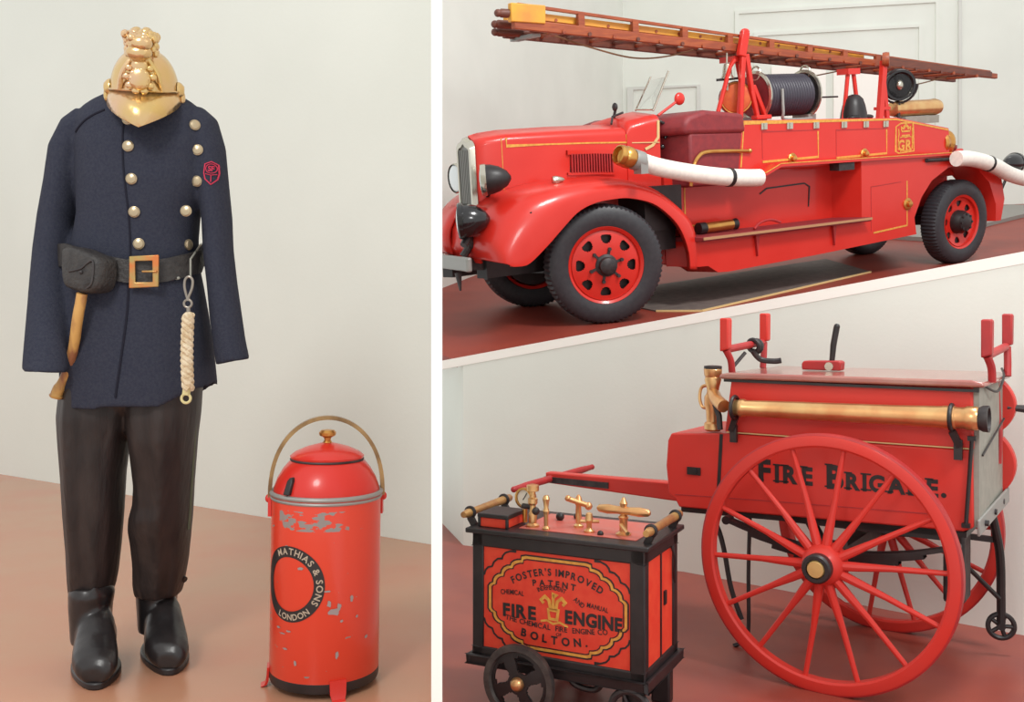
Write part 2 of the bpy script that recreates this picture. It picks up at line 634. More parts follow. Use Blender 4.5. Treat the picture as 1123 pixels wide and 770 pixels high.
def mir(fn):
    """the same shape on the far side"""
    mb = fn()
    mb.v = [(x, W2 - y, z) for x, y, z in mb.v]
    return mb

def disc_with_holes(mb, o, axis, r_in, r_out, h, rh0, rh1, nh, frac, th, nseg=192, ph=0.0):
    """a dished wheel disc: polar grid with the hole faces left out, two skins and hole walls"""
    u, w_, a = basis(axis)
    o = V(o)
    NH = 8
    rs = [r_in, (r_in + rh0) / 2] + [rh0 + (rh1 - rh0) * i / NH for i in range(NH + 1)] + [(rh1 + r_out) / 2, r_out]
    def hh(r):
        k = (r - r_in) / (r_out - r_in)
        return h * (1 - k * k)
    def P(i, j, s):
        r = rs[i]
        an = 2 * pi * j / nseg + ph
        return o + (u * cos(an) + w_ * sin(an)) * r + a * (hh(r) + s)
    per = nseg // nh
    def hole(i, j):
        if not 2 <= i <= 1 + NH: return False
        c = abs((j % per) + .5 - per / 2) / per
        k = (i - 1.5) / NH
        lim = frac / 2 * (.80 + .30 * k) * min(1, 3.4 * math.sqrt(max(0, k * (1 - k))) * .85)
        return c < lim
    n = len(rs)
    b = len(mb.v)
    for s in (0, -th):
        for i in range(n):
            for j in range(nseg):
                mb.v.append(tuple(P(i, j, s)))
    T = n * nseg
    idx = lambda i, j, k: b + k * T + i * nseg + j % nseg
    for i in range(n - 1):
        for j in range(nseg):
            if hole(i, j):
                continue
            for k in (0, 1):
                mb.f.append((idx(i, j, k), idx(i, j + 1, k), idx(i + 1, j + 1, k), idx(i + 1, j, k)))
            if hole(i, j + 1): mb.f.append((idx(i, j + 1, 0), idx(i + 1, j + 1, 0), idx(i + 1, j + 1, 1), idx(i, j + 1, 1)))
            if hole(i, j - 1): mb.f.append((idx(i, j, 0), idx(i + 1, j, 0), idx(i + 1, j, 1), idx(i, j, 1)))
            if i + 1 < n - 1 and hole(i + 1, j): mb.f.append((idx(i + 1, j, 0), idx(i + 1, j + 1, 0), idx(i + 1, j + 1, 1), idx(i + 1, j, 1)))
            if i - 1 >= 0 and hole(i - 1, j): mb.f.append((idx(i, j, 0), idx(i, j + 1, 0), idx(i, j + 1, 1), idx(i, j, 1)))
    return mb

def road_wheel(x, y, out, steer=0.0, rear=False, k_=1.0):
    """out: -1 near side, +1 far side. tyre with rim, drum and hub"""
    R = Matrix.Rotation(steer, 3, 'Z')
    ax = R @ V((0, out, 0))
    c = V((0, 0, 0))
    u, w_, a = basis(ax)
    def W_(name, mb, mt, parent=eng, **k):
        mb.v = [(p[0] * k_ + x, p[1] * k_ + y, p[2] * k_ + .45 * k_) for p in mb.v]
        return E_(name, mb, mt, parent, raw=True, **k)
    # tyre
    prof = [(.292, .085), (.30, .094), (.335, .104), (.385, .104), (.418, .096), (.438, .086), (.449, .066), (.452, .0), (.449, -.066), (.438, -.086), (.418, -.096), (.385, -.104), (.335, -.104), (.30, -.094), (.292, -.085)]
    n = 144
    mb = MB()
    rings = []
    for i, (r, h) in enumerate(prof):
        ring = []
        for k in range(n):
            rr = r - (0.012 if (5 <= i <= 6 or 8 <= i <= 9) and k % 2 else 0)
            ring.append(c + a * h + (u * cos(2 * pi * k / n) + w_ * sin(2 * pi * k / n)) * rr)
        rings.append(ring)
    mb.loft(rings, cap=False)
    tyre = W_('wheel', mb, M['rubber'], ang=28, solid=.012)
    mb = MB()
    dish = -0.035 if not rear else -0.06
    disc_with_holes(mb, c + a * (.075 if not rear else .06), ax, .085, .268, .02 if not rear else -.02, .165, .232, 8, .5, .012, ph=.35)
    mb.lathe([(.266, .03), (.268, .082), (.292, .098), (.300, .090), (.290, .08), (.282, .03)], c, ax, 64, closed=False, cap=False)
    mb.lathe([(.292, -.11), (.27, -.09), (.262, 0), (.266, .09)], c, ax, 64, cap=False)
    W_('rim', mb, M['red'], tyre, ang=40)
    mb = MB()
    mb.lathe([(.255, -.09), (.255, .03)], c, ax, 48)
    W_('brake_drum', mb, M['black'], tyre)
    mb = MB()
    if rear:
        mb.lathe([(.13, .03), (.125, .10), (.105, .13), (.10, .15), (.045, .17), (.02, .172)], c, ax, 24)
        for k in range(8):
            an = 2 * pi * k / 8
            p = c + (u * cos(an) + w_ * sin(an)) * .085
            mb.cyl(p + a * .1, p + a * .165, .014, n=6)
    else:
        mb.lathe([(.088, .05), (.085, .105), (.066, .115), (.06, .15), (.03, .165), (.012, .166)], c, ax, 24)
        for k in range(6):
            an = 2 * pi * k / 6 + .3
            p = c + (u * cos(an) + w_ * sin(an)) * .125
            mb.cyl(p + a * .07, p + a * .118, .014, n=6)
            mb.bar(c + a * .095, p + a * .095, .02, .016, a)
    W_('hub', mb, M['iron'] if not rear else M['black'], tyre, ang=30)
    return tyre

WB = 4.3116
T2 = W2 * KY
road_wheel(0, .10, -1, radians(-20), k_=1.045)
road_wheel(WB, .09, -1, 0, True, k_=.92)
road_wheel(0, T2 - .10, 1, radians(-20), k_=1.045)
road_wheel(WB, T2 - .09, 1, 0, True, k_=.92)
WB = 5.2626

# chassis, axles, cab floor
m = MB()
m.bb((-.8, .5, .42), (5.9, .62, .58)); m.bb((-.8, W2 - .62, .42), (5.9, W2 - .5, .58))
m.bb((-.06, .3, .38), (.06, W2 - .3, .48)); m.bb((WB - .06, .3, .38), (WB + .06, W2 - .3, .48))
m.sphere((WB, W2 / 2, .45), .2); m.bb((.3, .6, .33), (1.4, 1.05, .7)); m.bb((1.5, .45, .36), (4.2, W2 - .45, .9))
E_('chassis', m, M['black'])
m = MB(); m.bb((.52, .14, .66), (.955, W2 - .14, 1.02)); m.bb((.9, .42, .66), (1.72, W2 - .42, 1.0)); m.bb((.62, .17, .5), (.9, W2 - .17, .7))
E_('cab_floor', m, M['black'])

# front wings
YC = T2 / 2
crest = [(-.985, .60), (-1.0, .70), (-.975, .79), (-.885, .915), (-.72, 1.035), (-.473, 1.10), (-.223, 1.125), (.0, 1.13), (.21, 1.122), (.479, 1.046), (.709, .904), (.885, .738), (.93, .55), (.92, .325)]
arch = [(-.90, .568), (-.84, .562), (-.746, .575), (-.577, .695), (-.45, .80), (-.30, .915), (-.145, .972), (.03, .99), (.205, .985), (.429, .925), (.60, .81), (.715, .68), (.79, .50), (.805, .345)]
def wing():
    mb = MB()
    A = spline([(p[0], 0, p[1]) for p in crest], 4)
    B = spline([(p[0], 0, p[1]) for p in arch], 4)
    rows = []
    for a, b in zip(A, B):
        q = lambda k, y: (a.x + (b.x - a.x) * k, y, a.z + (b.z - a.z) * k)
        rows.append([q(-.12, .55), q(-.10, .42), q(-.06, .28), q(0, .16), q(.12, .07), q(.3, .018), q(.6, -.008), q(1, -.008), q(1.02, .02)])
    mb.sheet(rows)
    return mb
def mirr(fn):
    mb = fn()
    mb.v = [(x, T2 - y, z) for x, y, z in mb.v]
    return mb
E_('front_wing', wing(), M['red'], raw=True, solid=.02, ang=60)
E_('front_wing', mirr(wing), M['red'], raw=True, solid=.02, ang=60)
m = MB()
m.sheet([[(x, y, z) for x, z in ((-.95, .56), (-1.0, .66), (-.98, .8), (-.88, .98))] for y in (.36, YC, T2 - .36)])
E_('front_apron', m, M['red'], raw=True, solid=.02)

# bonnet, lofted from the radiator to the scuttle
def bsec(x, hw, zt, zb, rad):
    pts = []
    pts.append((YC - hw, zb))
    for k in range(7):
        a = pi - k / 6 * pi / 2
        pts.append((YC - hw + rad + rad * cos(a), zt - .03 - rad * .8 + rad * .8 * sin(a)))
    pts.append((YC, zt))
    full = pts + [(2 * YC - y, z) for y, z in reversed(pts[:-1])]
    return [(x, y, z) for y, z in full]
BS = [(-.87, .105, 1.48, .72, .07), (-.85, .125, 1.53, .70, .08), (-.77, .15, 1.548, .68, .08), (-.60, .175, 1.563, .66, .08), (-.1, .24, 1.567, .66, .09), (.50, .30, 1.56, .66, .09)]
m = MB(); m.loft([bsec(*b) for b in BS])
E_('bonnet', m, M['red'], raw=True, ang=50)
def bon_y(x):
    for (x0, h0, *_), (x1, h1, *_) in zip(BS, BS[1:]):
        if x0 <= x <= x1:
            return YC - (h0 + (h1 - h0) * (x - x0) / (x1 - x0))
    return YC - BS[-1][1]
bf = lambda p, q, h: (p, bon_y(p) - h, q)
m = MB(); m.strip([(-.61, 1.50), (-.61, 1.435), (-.3, 1.43), (.1, 1.42), (.46, 1.405), (.46, 1.47)], .012, bf, .004)
m.strip([(-.65, .75), (-.65, 1.50)], .005, bf, .002)
E_('gold_line', m, M['gold'], raw=True)
m = MB()
m.strip([(-.10, 1.355), (.15, 1.35), (.34, 1.335)], .035, bf, .02)
m.strip([(-.10, 1.185), (.15, 1.175), (.34, 1.16)], .02, bf, .016)
E_('louvre_frame', m, M['red'], raw=True)
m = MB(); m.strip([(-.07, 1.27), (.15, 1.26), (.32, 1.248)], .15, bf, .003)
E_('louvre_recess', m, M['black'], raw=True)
for k in range(16):
    x = -.06 + k * .0248
    zc = 1.268 - .02 * k / 15
    m = MB(); m.bar(bf(x, zc - .075, .012), bf(x, zc + .075, .012), .013, .02, (0, -1, 0))
    E_('louvre', m, M['red_dark'], raw=True)
# radiator shell and grille
m = MB()
m.loft([bsec(-.865, .125, 1.525, .64, .07), bsec(-.905, .115, 1.51, .62, .07), bsec(-.905, .09, 1.47, .66, .05), bsec(-.88, .09, 1.47, .66, .05)], cap=False)
E_('radiator_shell', m, M['chrome'], raw=True, ang=40)
m = MB(); m.loft([bsec(-.872, .10, 1.475, .65, .05), bsec(-.885, .10, 1.475, .65, .05)])
for k in range(7):
    y = YC - .075 + k * .025
    m.bb((-.90, y - .004, .68), (-.883, y + .004, 1.42))
E_('radiator_grille', m, M['grey_metal'], raw=True)
# scuttle
m = MB(); m.loft([bsec(.46, .305, 1.565, .8, .09), bsec(.50, .315, 1.61, .8, .10), bsec(.68, .34, 1.645, .8, .10), bsec(.76, .36, 1.655, .8, .10)])
E_('scuttle', m, M['red'], raw=True, ang=50)
scy = lambda p: YC - (.305 + (.36 - .305) * (p - .46) / .30)
m = MB(); m.strip([(.745, 1.57), (.74, 1.43), (.69, 1.37), (.62, 1.34)], .022, lambda p, q, h: (p, scy(p) - h, q), .006)
m.strip([(.50, 1.40), (.75, 1.39)], .008, lambda p, q, h: (p, scy(p) - h, q), .006)
E_('scuttle_beading', m, M['cream_line'], raw=True)
# small glass screen, folded lamp and signal arm
ws = MB(); ws.tube([(.725, .33, 1.65), (.90, .33, 1.968)], .009); ws.tube([(.735, .58, 1.66), (.908, .58, 1.94)], .007); ws.tube([(.725, .33, 1.66), (.735, .58, 1.67)], .007)
wso = E_('windscreen', ws, M['chrome'], raw=True)
m = MB(); m.add([(.73, .335, 1.665), (.737, .575, 1.67), (.885, .575, 1.905), (.875, .335, 1.92)], [(0, 1, 2, 3)])
E_('pane', m, M['glass'], wso, raw=True, solid=.004)
m = MB(); m.tube([(.77, .32, 1.61), (.97, .30, 1.725)], .012)
sg = E_('signal_arm', m, M['red'], raw=True)
m = MB(); m.sphere((.985, .30, 1.738), .053, (1, .5, 1))
E_('signal_disc', m, M['red'], sg, raw=True)
m = MB(); m.cyl((.53, .62, 1.6), (.54, .6, 1.68), .012); m.sphere((.535, .6, 1.70), .03, (.7, 1, 1.2)); m.tube([(.42, .5, 1.56), (.47, .55, 1.62), (.60, .58, 1.65)], .010)
E_('scuttle_lamp', m, M['iron'], raw=True)
# steering wheel and column
u, w_, ax = basis((-.7, 0, .7))
sw = V((.86, .58, 1.46))
m = MB(); m.torus(sw, (-.7, 0, .7), .16, .013, 32, 8)
for k in range(3):
    a = 2 * pi * k / 3
    m.cyl(sw, sw + (u * cos(a) + w_ * sin(a)) * .16, .008)
m.cyl(sw, (.66, .58, 1.2), .018)
E_('steering_wheel', m, M['black_gloss'], raw=True)
m = MB(); m.tube(spline([(.77, .30, 1.56), (.82, .29, 1.53), (.845, .29, 1.46), (.81, .29, 1.42)], 6), .013); m.sphere((.79, .30, 1.35), .022)
E_('horn_bulb', m, M['black_gloss'], raw=True)

# lamps and bumper
def basis_rot(ax):
    u, w_, a = basis(ax)
    return Matrix((a, u, w_)).transposed()
def bullet(name, o, ax, r, L, mt, parent=eng):
    mb = MB()
    mb.lathe([(r * .99, -.02), (r, 0), (r * .98, L * .25), (r * .82, L * .55), (r * .5, L * .85), (r * .12, L)], o, ax, 28)
    ob = E_(name, mb, mt, parent, raw=True)
    mb = MB(); mb.lathe([(r * 1.0, -.03), (r * 1.06, -.02), (r * 1.06, .012), (r * .99, .014)], o, ax, 28, cap=False)
    E_('lamp_rim', mb, M['chrome'] if mt is M['black'] else M['black_gloss'], ob, raw=True)
    mb = MB(); mb.sphere(V(o) - V(ax).normalized() * .015, r * .97, (.25, 1, 1), R=basis_rot(ax))
    E_('lens', mb, M['lens'], ob, raw=True)
    return ob
bullet('headlamp', (-.905, .32, 1.195), (.86, -.5, .03), .115, .20, M['black'])
bullet('headlamp', (-.84, T2 - .40, 1.195), (1, .0, .03), .115, .20, M['black'])
bullet('fog_lamp', (-1.13, .30, .905), (.86, -.5, .02), .13, .21, M['black_gloss'])
for y in (.36, T2 - .36):
    m = MB(); m.tube([(-.82, y, 1.12), (-.78, .54 if y < YC else T2 - .54, 1.05)], .016)
    E_('lamp_bracket', m, M['iron'], raw=True)
m = MB(); m.tube([(-1.08, .33, .79), (-1.0, .38, .68)], .02)
E_('lamp_bracket', m, M['iron'], raw=True)
m = MB(); m.tube(spline([(-1.0, .28, .80), (-.9, .2, .77), (-.80, .12, .86), (-.72, .08, .905)], 6), .007)
E_('lamp_cable', m, M['iron'], raw=True)
m = MB()
m.loft([[(x, y, z) for x, z in ((-1.14, zb), (-1.10, zb), (-1.10, zb + .11), (-1.14, zb + .11))] for y, zb in ((.26, .52), (.32, .52), (T2 - .27, .50), (T2 - .20, .50))])
m.cyl((-1.12, .26, .52), (-1.12, .26, .63), .026)
E_('bumper', m, M['grey_metal'], raw=True, bevel=.012)
m = MB()
for y in (.48, T2 - .48):
    m.bar((-1.10, y, .56), (-.6, y, .50), .06, .09)
m.tube(spline([(-1.13, .30, .72), (-1.06, .34, .78), (-1.03, .4, .7), (-1.08, .42, .62)], 5), .03)
m.cyl((-1.13, .42, .50), (-1.12, .42, .36), .028, .008)
E_('dumb_iron', m, M['iron'], raw=True)
m = MB(); m.lathe([(.01, -.03), (.030, -.03), (.034, 0), (.02, .05), (.004, .07)], (-.33, .22, 1.155), (1, -.3, 0), 16); m.cyl((-.31, .22, 1.10), (-.31, .22, 1.14), .012)
E_('side_lamp', m, M['chrome'], raw=True)
m = MB(); m.tube([(-.70, .02, .945), (-.66, .015, .9)], .010)
E_('wing_catch', m, M['black'], raw=True)

# lower body
low = [(.96, .34), (1.1, .335), (1.22, .27), (1.36, .262), (2.66, .292), (4.34, .345), (4.30, .52), (4.44, .72), (4.64, .88), (4.97, 1.0), (5.28, 1.025), (5.6, .96), (5.87, .80), (6.02, .55), (6.02, .36), (6.14, .36), (6.22, .6), (6.14, .85), (5.95, 1.0), (5.6, 1.10), (5.2, 1.13), (3.35, 1.13), (3.35, .585), (.96, .585)]
def side_panel():
    mb = MB(); mb.prism(low, xz, 0.0, .34); return mb
E_('side_panel', side_panel(), M['red'], ang=40)
E_('side_panel', mir(side_panel), M['red'], ang=40)
m = MB(); m.bb((.96, .33, .56), (3.36, .4, 1.13)); m.bb((.96, W2 - .4, .56), (3.36, W2 - .33, 1.13)); m.bb((.97, .36, .36), (4.3, W2 - .36, 1.1))
m.bb((4.3, .5, .5), (5.9, W2 - .5, 1.12))
E_('body_lower', m, M['red'])
m = MB(); m.strip([(1.22, 1.0), (1.22, .66), (1.45, .655)], .014, lambda p, q, h: (p, .33 - h, q), .005)
E_('gold_line', m, M['gold'])
# rear door and its knob
df = lambda p, q, h: (p, -h, q)
m = MB(); m.strip([(3.55, .42), (4.16, .45), (4.16, .90)], .016, df, .003)
E_('gold_line', m, M['gold'])
m = MB(); m.strip([(3.51, .44), (3.51, .87), (4.05, .895)], .006, df, .003)
E_('door_seam', m, M['red_dark'])
def knob(o, r=.05):
    mb = MB(); mb.lathe([(r, 0), (r, .012), (r * .8, .02), (r * .55, .02), (r * .5, .045), (r * .2, .05)], o, (0, -1, 0), 20)
    return E_('door_knob', mb, M['brass'])
knob((4.16, 0, .665), .058)
# recessed seat-box lid
rf = lambda p, q, h: (p, .33 - h, q)
m = MB(); m.strip([(2.22, .88), (2.32, .925), (2.9, .945), (2.98, .91), (2.96, .72)], .014, rf, .006)
E_('locker_seam', m, M['black'])
# running board
m = MB(); m.bb((.94, -.10, .548), (3.36, .34, .588))
rb = E_('running_board', m, M['maroon'], bevel=.008)
m = MB(); m.bb((.935, -.108, .562), (3.365, -.098, .584))
E_('edge_strip', m, mat('worn_brass_edge', (176, 134, 96), .5), rb)
for x in (1.72, 2.86):
    m = MB(); m.prism([(x - .02, .55), (x + .025, .55), (x + .004, .36)], xz, -.03, .0)
    E_('board_bracket', m, M['red_dark'])
m = MB(); m.cyl((1.27, .18, .64), (1.60, .18, .645), .045, n=20)
nz = E_('branch_nozzle', m, M['brass'])
m = MB(); m.cyl((1.20, .18, .64), (1.27, .18, .64), .05, n=20)
E_('nozzle_end', m, M['black'], nz)
m = MB(); m.cyl((1.60, .18, .645), (1.68, .18, .645), .035, .05, n=20)
E_('nozzle_end', m, M['black'], nz)
m = MB(); m.tube(spline([(1.75, .0, .60), (1.85, .03, .645), (2.0, .06, .655), (2.12, .06, .62)], 5), .012)
E_('board_handle', m, M['red_dark'])

# cab side, seat and upper body
m = MB(); m.prism([(1.06, .99), (1.06, 1.43), (1.74, 1.43), (1.68, 1.05), (1.66, .99)], xz, .12, W2 - .12)
E_('cab_side', m, M['maroon'], bevel=.02)
m = MB(); m.prism([(.98, 1.42), (.975, 1.51), (1.04, 1.565), (1.25, 1.615), (1.74, 1.585), (1.77, 1.42)], xz, .10, W2 - .10)
E_('seat_back', m, M['maroon'], bevel=.035, seg=3)
m = MB(); m.bb((1.2, .55, .98), (1.32, 1.3, 1.36))
E_('front_seat', m, mat('grey_green_leathercloth', (120, 122, 104), .6, c2=(106, 108, 94), scale=20), bevel=.03)
m = MB(); m.tube([(1.08, .42, 1.385), (1.30, .42, 1.385), (1.32, 1.25, 1.385)], .012)
E_('seat_rail', m, M['brass'])
m = MB(); m.tube(spline([(1.03, .1, 1.0), (1.06, .1, 1.14), (1.14, .1, 1.24), (1.28, .1, 1.275), (1.78, .1, 1.265)], 6), .016); m.sphere((1.80, .1, 1.265), .022)
E_('grab_rail', m, M['brass'])
up = [(1.66, 1.09), (1.745, 1.525), (4.19, 1.535), (5.22, 1.42), (5.24, 1.10)]
m = MB(); m.prism(up, xz, .12, W2 - .12)
ub = E_('body_upper', m, M['red'], bevel=.012)
uf = lambda p, q, h: (p, .12 - h, q)
m = MB(); m.strip([(1.70, 1.13), (1.755, 1.505), (4.16, 1.517), (5.19, 1.40)], .016, uf, .004)
E_('gold_line', m, M['gold'])
for x0, x1 in ((2.0, 2.83), (3.12, 3.99)):
    m = MB(); m.strip([(x0, 1.165), (x1, 1.185), (x1, 1.42)], .02, uf, .004)
    E_('gold_line', m, M['gold'])
    m = MB(); m.strip([(x0, 1.19), (x0, 1.425), (x1 - .04, 1.43)], .006, uf, .003)
    E_('door_seam', m, M['red_dark'])
knob((2.42, .12, 1.18)); knob((3.58, .12, 1.19))
for x in (2.02, 2.39, 2.79, 3.24, 3.61, 3.96):
    m = MB(); m.bb((x - .035, .105, 1.445), (x + .035, .12, 1.50)); m.cyl((x, .103, 1.447), (x, .103, 1.498), .008)
    E_('hinge', m, M['chrome'])
# gold crest panel: a frame with a crown above letters
m = MB()
m.strip([(4.20, 1.44), (4.27, 1.47), (4.44, 1.47), (4.46, 1.2), (4.24, 1.19), (4.20, 1.21)], .014, uf, .004, closed=True)
for (a, b, c, d) in ((4.28, 1.385, 4.40, 1.40), (4.285, 1.345, 4.395, 1.36)):
    m.prism([(a, b), (c, b), (c, d), (a, d)], lambda p, q, t: uf(p, q, t), 0, .004)
m.strip([(4.28, 1.40), (4.275, 1.43), (4.31, 1.415), (4.34, 1.45), (4.37, 1.415), (4.405, 1.43), (4.40, 1.40)], .014, uf, .004)
letters(m, 'GR', .135, line_at(4.335, 1.215), uf, bold=.04, t=.004)
for zz in (1.205, 1.335):
    m.strip([(4.26, zz), (4.30, zz + .008), (4.34, zz), (4.38, zz + .008), (4.42, zz)], .010, uf, .004)
for xx in (4.235, 4.43):
    m.strip([(xx, 1.22), (xx + .008, 1.27), (xx, 1.32), (xx + .008, 1.37), (xx, 1.42)], .012, uf, .004)
m.strip([(4.30, 1.43), (4.34, 1.46), (4.38, 1.43)], .012, uf, .004)
E_('crest', m, M['gold'])
# ledge with the step at its front
m = MB(); m.prism([(1.70, 1.02), (1.86, 1.05), (2.06, 1.115), (5.02, 1.13), (5.02, 1.155), (2.05, 1.142), (1.84, 1.075), (1.70, 1.045)], xz, -.04, .36)
E_('ledge', m, M['red'], ang=30)
m = MB(); m.strip([(1.70, 1.047), (1.85, 1.077), (2.05, 1.143), (3.5, 1.15), (5.02, 1.157)], .008, lambda p, q, h: (p, -.041 - h, q), .003)
E_('gold_line', m, M['gold'])
m = MB()
m.bb((4.45, .02, 1.06), (4.9, .1, 1.12)); m.tube([(4.5, -.02, 1.09), (4.95, -.02, 1.09)], .02)
E_('hose_bracket', m, M['iron'])
m = MB(); m.bb((3.0, -.01, 1.05), (3.2, .1, 1.115))
E_('ledge_bracket', m, M['iron'])
# rear: hose bed, brass outlet, step
m = MB(); m.bb((5.2, .3, .9), (5.9, W2 - .3, 1.2))
E_('rear_locker', m, M['red'], bevel=.02)
m = MB(); m.lathe([(.02, -.01), (.1, -.01), (.115, .02), (.1, .06), (.06, .08), (.055, .14)], (5.22, .22, 1.27), (1, -.1, 0), 20); m.sphere((5.31, .2, 1.27), .1, (.8, .9, 1.2))
E_('rear_outlet', m, M['brass'])
m = MB(); m.lathe([(.035, 0), (.05, .02), (.05, .05), (.02, .06)], (5.62, .3, 1.18), (0, 0, 1), 16); m.cyl((5.62, .3, 1.1), (5.62, .3, 1.18), .02)
E_('rear_lamp', m, M['maroon'])
m = MB(); m.tube([(6.1, .1, .42), (6.5, .1, .86)], .016); m.tube([(6.45, .1, .9), (6.6, .1, 1.0)], .012)
E_('rear_stay', m, M['iron'])
bullet('tail_lamp', tuple(prop((6.5, .02, 1.0))), (-.96, -.2, 0), .10, .2, M['black_gloss'])

# gantry carrying the ladder
m = MB()
m.tube([(1.49, .40, 1.60), (1.66, .42, 2.0), (1.70, .40, 2.06)], .02, 8)
m.tube([(2.05, .62, 1.56), (1.86, .55, 2.06)], .02, 8)
m.bb((1.70, .40, 2.04), (1.86, .60, 2.09))
gn = E_('gantry', m, M['red'], raw=True)
m = MB(); m.bar((1.715, .365, 1.54), (1.765, .365, 2.14), .05, .045, (0, 1, 0)); m.bar((1.735, .36, 2.08), (1.785, .36, 2.29), .085, .05, (0, 1, 0)); m.sphere((1.785, .36, 2.29), .05, (1, .5, .6))
E_('gantry_post', m, M['red'], gn, raw=True, bevel=.01)
m = MB(); m.bar((1.93, .37, 1.55), (1.86, .37, 1.80), .042, .04, (0, 1, 0)); m.bar((2.03, .37, 1.55), (1.88, .37, 1.83), .042, .04, (0, 1, 0)); m.bar((1.865, .37, 1.78), (1.80, .365, 2.10), .045, .04, (0, 1, 0)); m.bb((1.9, .34, 1.53), (2.08, .42, 1.57))
E_('gantry_stay', m, M['red'], gn, raw=True, bevel=.008)
bx = V((1.655, .45, 1.90))
m = MB(); m.lathe([(.015, .13), (.03, .125), (.038, .09), (.045, .03), (.062, 0), (.055, 0), (.035, .04), (.015, .08)], bx, (0, 0, 1), 20); m.cyl(bx + V((0, 0, .12)), bx + V((0, 0, .22)), .008); m.sphere(bx, .015); m.cyl(bx, bx - V((0, 0, .10)), .009)
bl = E_('bell', m, M['chrome'], raw=True)
m = MB(); m.bar(bx + V((-.12, 0, -.01)), bx + V((.12, 0, 0)), .02, .022)
E_('bell_bracket', m, M['black'], bl, raw=True)
# small hose reel with its copper face
DC = V((1.80, .50, 1.73))
DA = V((.62, .78, 0))
m = MB(); m.lathe([(.125, -.05), (.15, -.03), (.15, .12), (.13, .14)], DC, DA, 28)
rl = E_('hose_drum', m, M['maroon'], raw=True)
m = MB(); m.lathe([(.01, -.065), (.06, -.063), (.125, -.055), (.13, -.045)], DC, DA, 28)
E_('drum_face', m, M['disc_orange'], rl, raw=True)
m = MB(); m.torus(DC - DA * .045, DA, .135, .009, 32, 8)
E_('drum_rim', m, M['brass'], rl, raw=True)
# big reel of black hose lying along the roof
RY, RZ = .60, 1.785
m = MB(); m.cyl((2.62, RY, RZ), (3.20, RY, RZ), .14, n=24)
rr = E_('reel_drum', m, M['iron'], at=(2.91, RY, RZ))
m = MB()
path = []
turns = 17
for i in range(turns * 24 + 1):
    a = 2 * pi * i / 24
    path.append((2.64 + .54 * i / (turns * 24), RY + .175 * cos(a), RZ + .175 * sin(a)))
m.tube(path, .0185, 8)
E_('coiled_hose', m, M['cable'], rr, at=(2.91, RY, RZ), ang=60)
for x in (2.60, 3.22):
    m = MB(); m.lathe([(.20, -.012), (.225, -.008), (.225, .008), (.20, .012), (.185, 0)], (x, RY, RZ), (1, 0, 0), 32, closed=True, cap=False); m.torus((x, RY - .02, RZ + .2), (1, 0, 0), .06, .01, 20, 6)
    fl = E_('reel_flange', m, M['chrome'], rr, at=(2.91, RY, RZ))
    m = MB(); m.cyl((x - .006, RY, RZ), (x + .006, RY, RZ), .19, n=36)
    E_('flange_plate', m, M['maroon'] if x < 3 else M['iron'], fl, at=(2.91, RY, RZ))
m = MB(); m.tube(spline([(2.75, RY - .2, RZ + .05), (2.74, RY - .22, RZ - .15), (2.78, RY - .2, RZ - .22), (3.1, RY - .22, RZ - .225)], 6), .014)
m.bb((2.55, RY - .1, 1.53), (2.66, RY + .1, 1.6)); m.bb((3.18, RY - .1, 1.53), (3.28, RY + .1, 1.6))
E_('reel_stand', m, M['grey_metal'], rr, at=(2.91, RY, RZ))
# rear ladder posts, tarpaulin, searchlight, brass cylinder
m = MB(); m.tube([(3.72, .4, 1.55), (3.80, .42, 2.0)], .02); m.tube([(3.93, .4, 1.55), (3.87, .42, 2.0)], .02); m.bb((3.76, .38, 1.97), (3.92, .52, 2.025))
E_('ladder_rest', m, M['red'])
m = MB(); m.bar((4.25, .33, 1.53), (4.34, .36, 2.10), .06, .045, (0, 1, 0)); m.bar((4.40, .36, 1.53), (4.36, .38, 1.9), .04, .035, (0, 1, 0)); m.bb((4.2, .32, 1.52), (4.46, .46, 1.56)); m.bb((4.25, .34, 1.64), (4.42, .40, 1.67))
lr = E_('ladder_rest', m, M['red'])
m = MB(); m.lathe([(.065, -.03), (.07, 0), (.065, .03)], (4.34, .33, 2.13), (.6, -.8, 0), 20)
E_('roller', m, M['wood'], lr)
m = MB(); m.lathe([(.125, 0), (.12, .05), (.105, .12), (.085, .18), (.05, .215), (.015, .225)], (3.80, .36, 1.55), (0, 0, 1), 24); m.sphere((3.72, .28, 1.56), .05, (1.6, 1, .5)); m.sphere((3.9, .3, 1.56), .05, (1.8, 1, .5))
E_('pump_cover', m, M['black'], ang=60)
m = MB()
sc, sa = V((4.64, .36, 1.885)), V((.55, .80, .1))
m.lathe([(.14, -.03), (.155, -.01), (.155, .04), (.13, .10), (.07, .15), (.02, .16)], sc, sa, 28)
sp = E_('searchlight', m, M['black'], at=(4.64, .36, 1.885))
m = MB(); m.lathe([(.150, -.03), (.146, -.052), (.125, -.052), (.10, -.02), (.05, -.012), (.002, -.012)], sc, sa, 28)
E_('lamp_grille', m, M['black_gloss'], sp, at=(4.64, .36, 1.885))
m = MB(); m.sphere(sc - sa * .03, .042, (1, .8, 1.2))
E_('bulb_guard', m, M['chrome'], sp, at=(4.64, .36, 1.885))
u, w_, a = basis(sa)
m = MB(); m.tube([sc + u * cos(t) * .175 + w_ * sin(t) * .175 for t in [pi + pi * k / 14 for k in range(15)]], .012); m.cyl(sc - V((0, 0, .175)), (4.64, .36, 1.52), .016); m.bb((4.58, .3, 1.5), (4.7, .42, 1.53))
E_('lamp_yoke', m, M['iron'], sp, at=(4.64, .36, 1.885))
m = MB(); m.lathe([(.02, -.02), (.07, 0), (.078, .05), (.078, .52), (.08, .55), (.085, .6), (.07, .66), (.03, .69)], (4.74, .42, 1.655), (1, -.02, .0), 24)
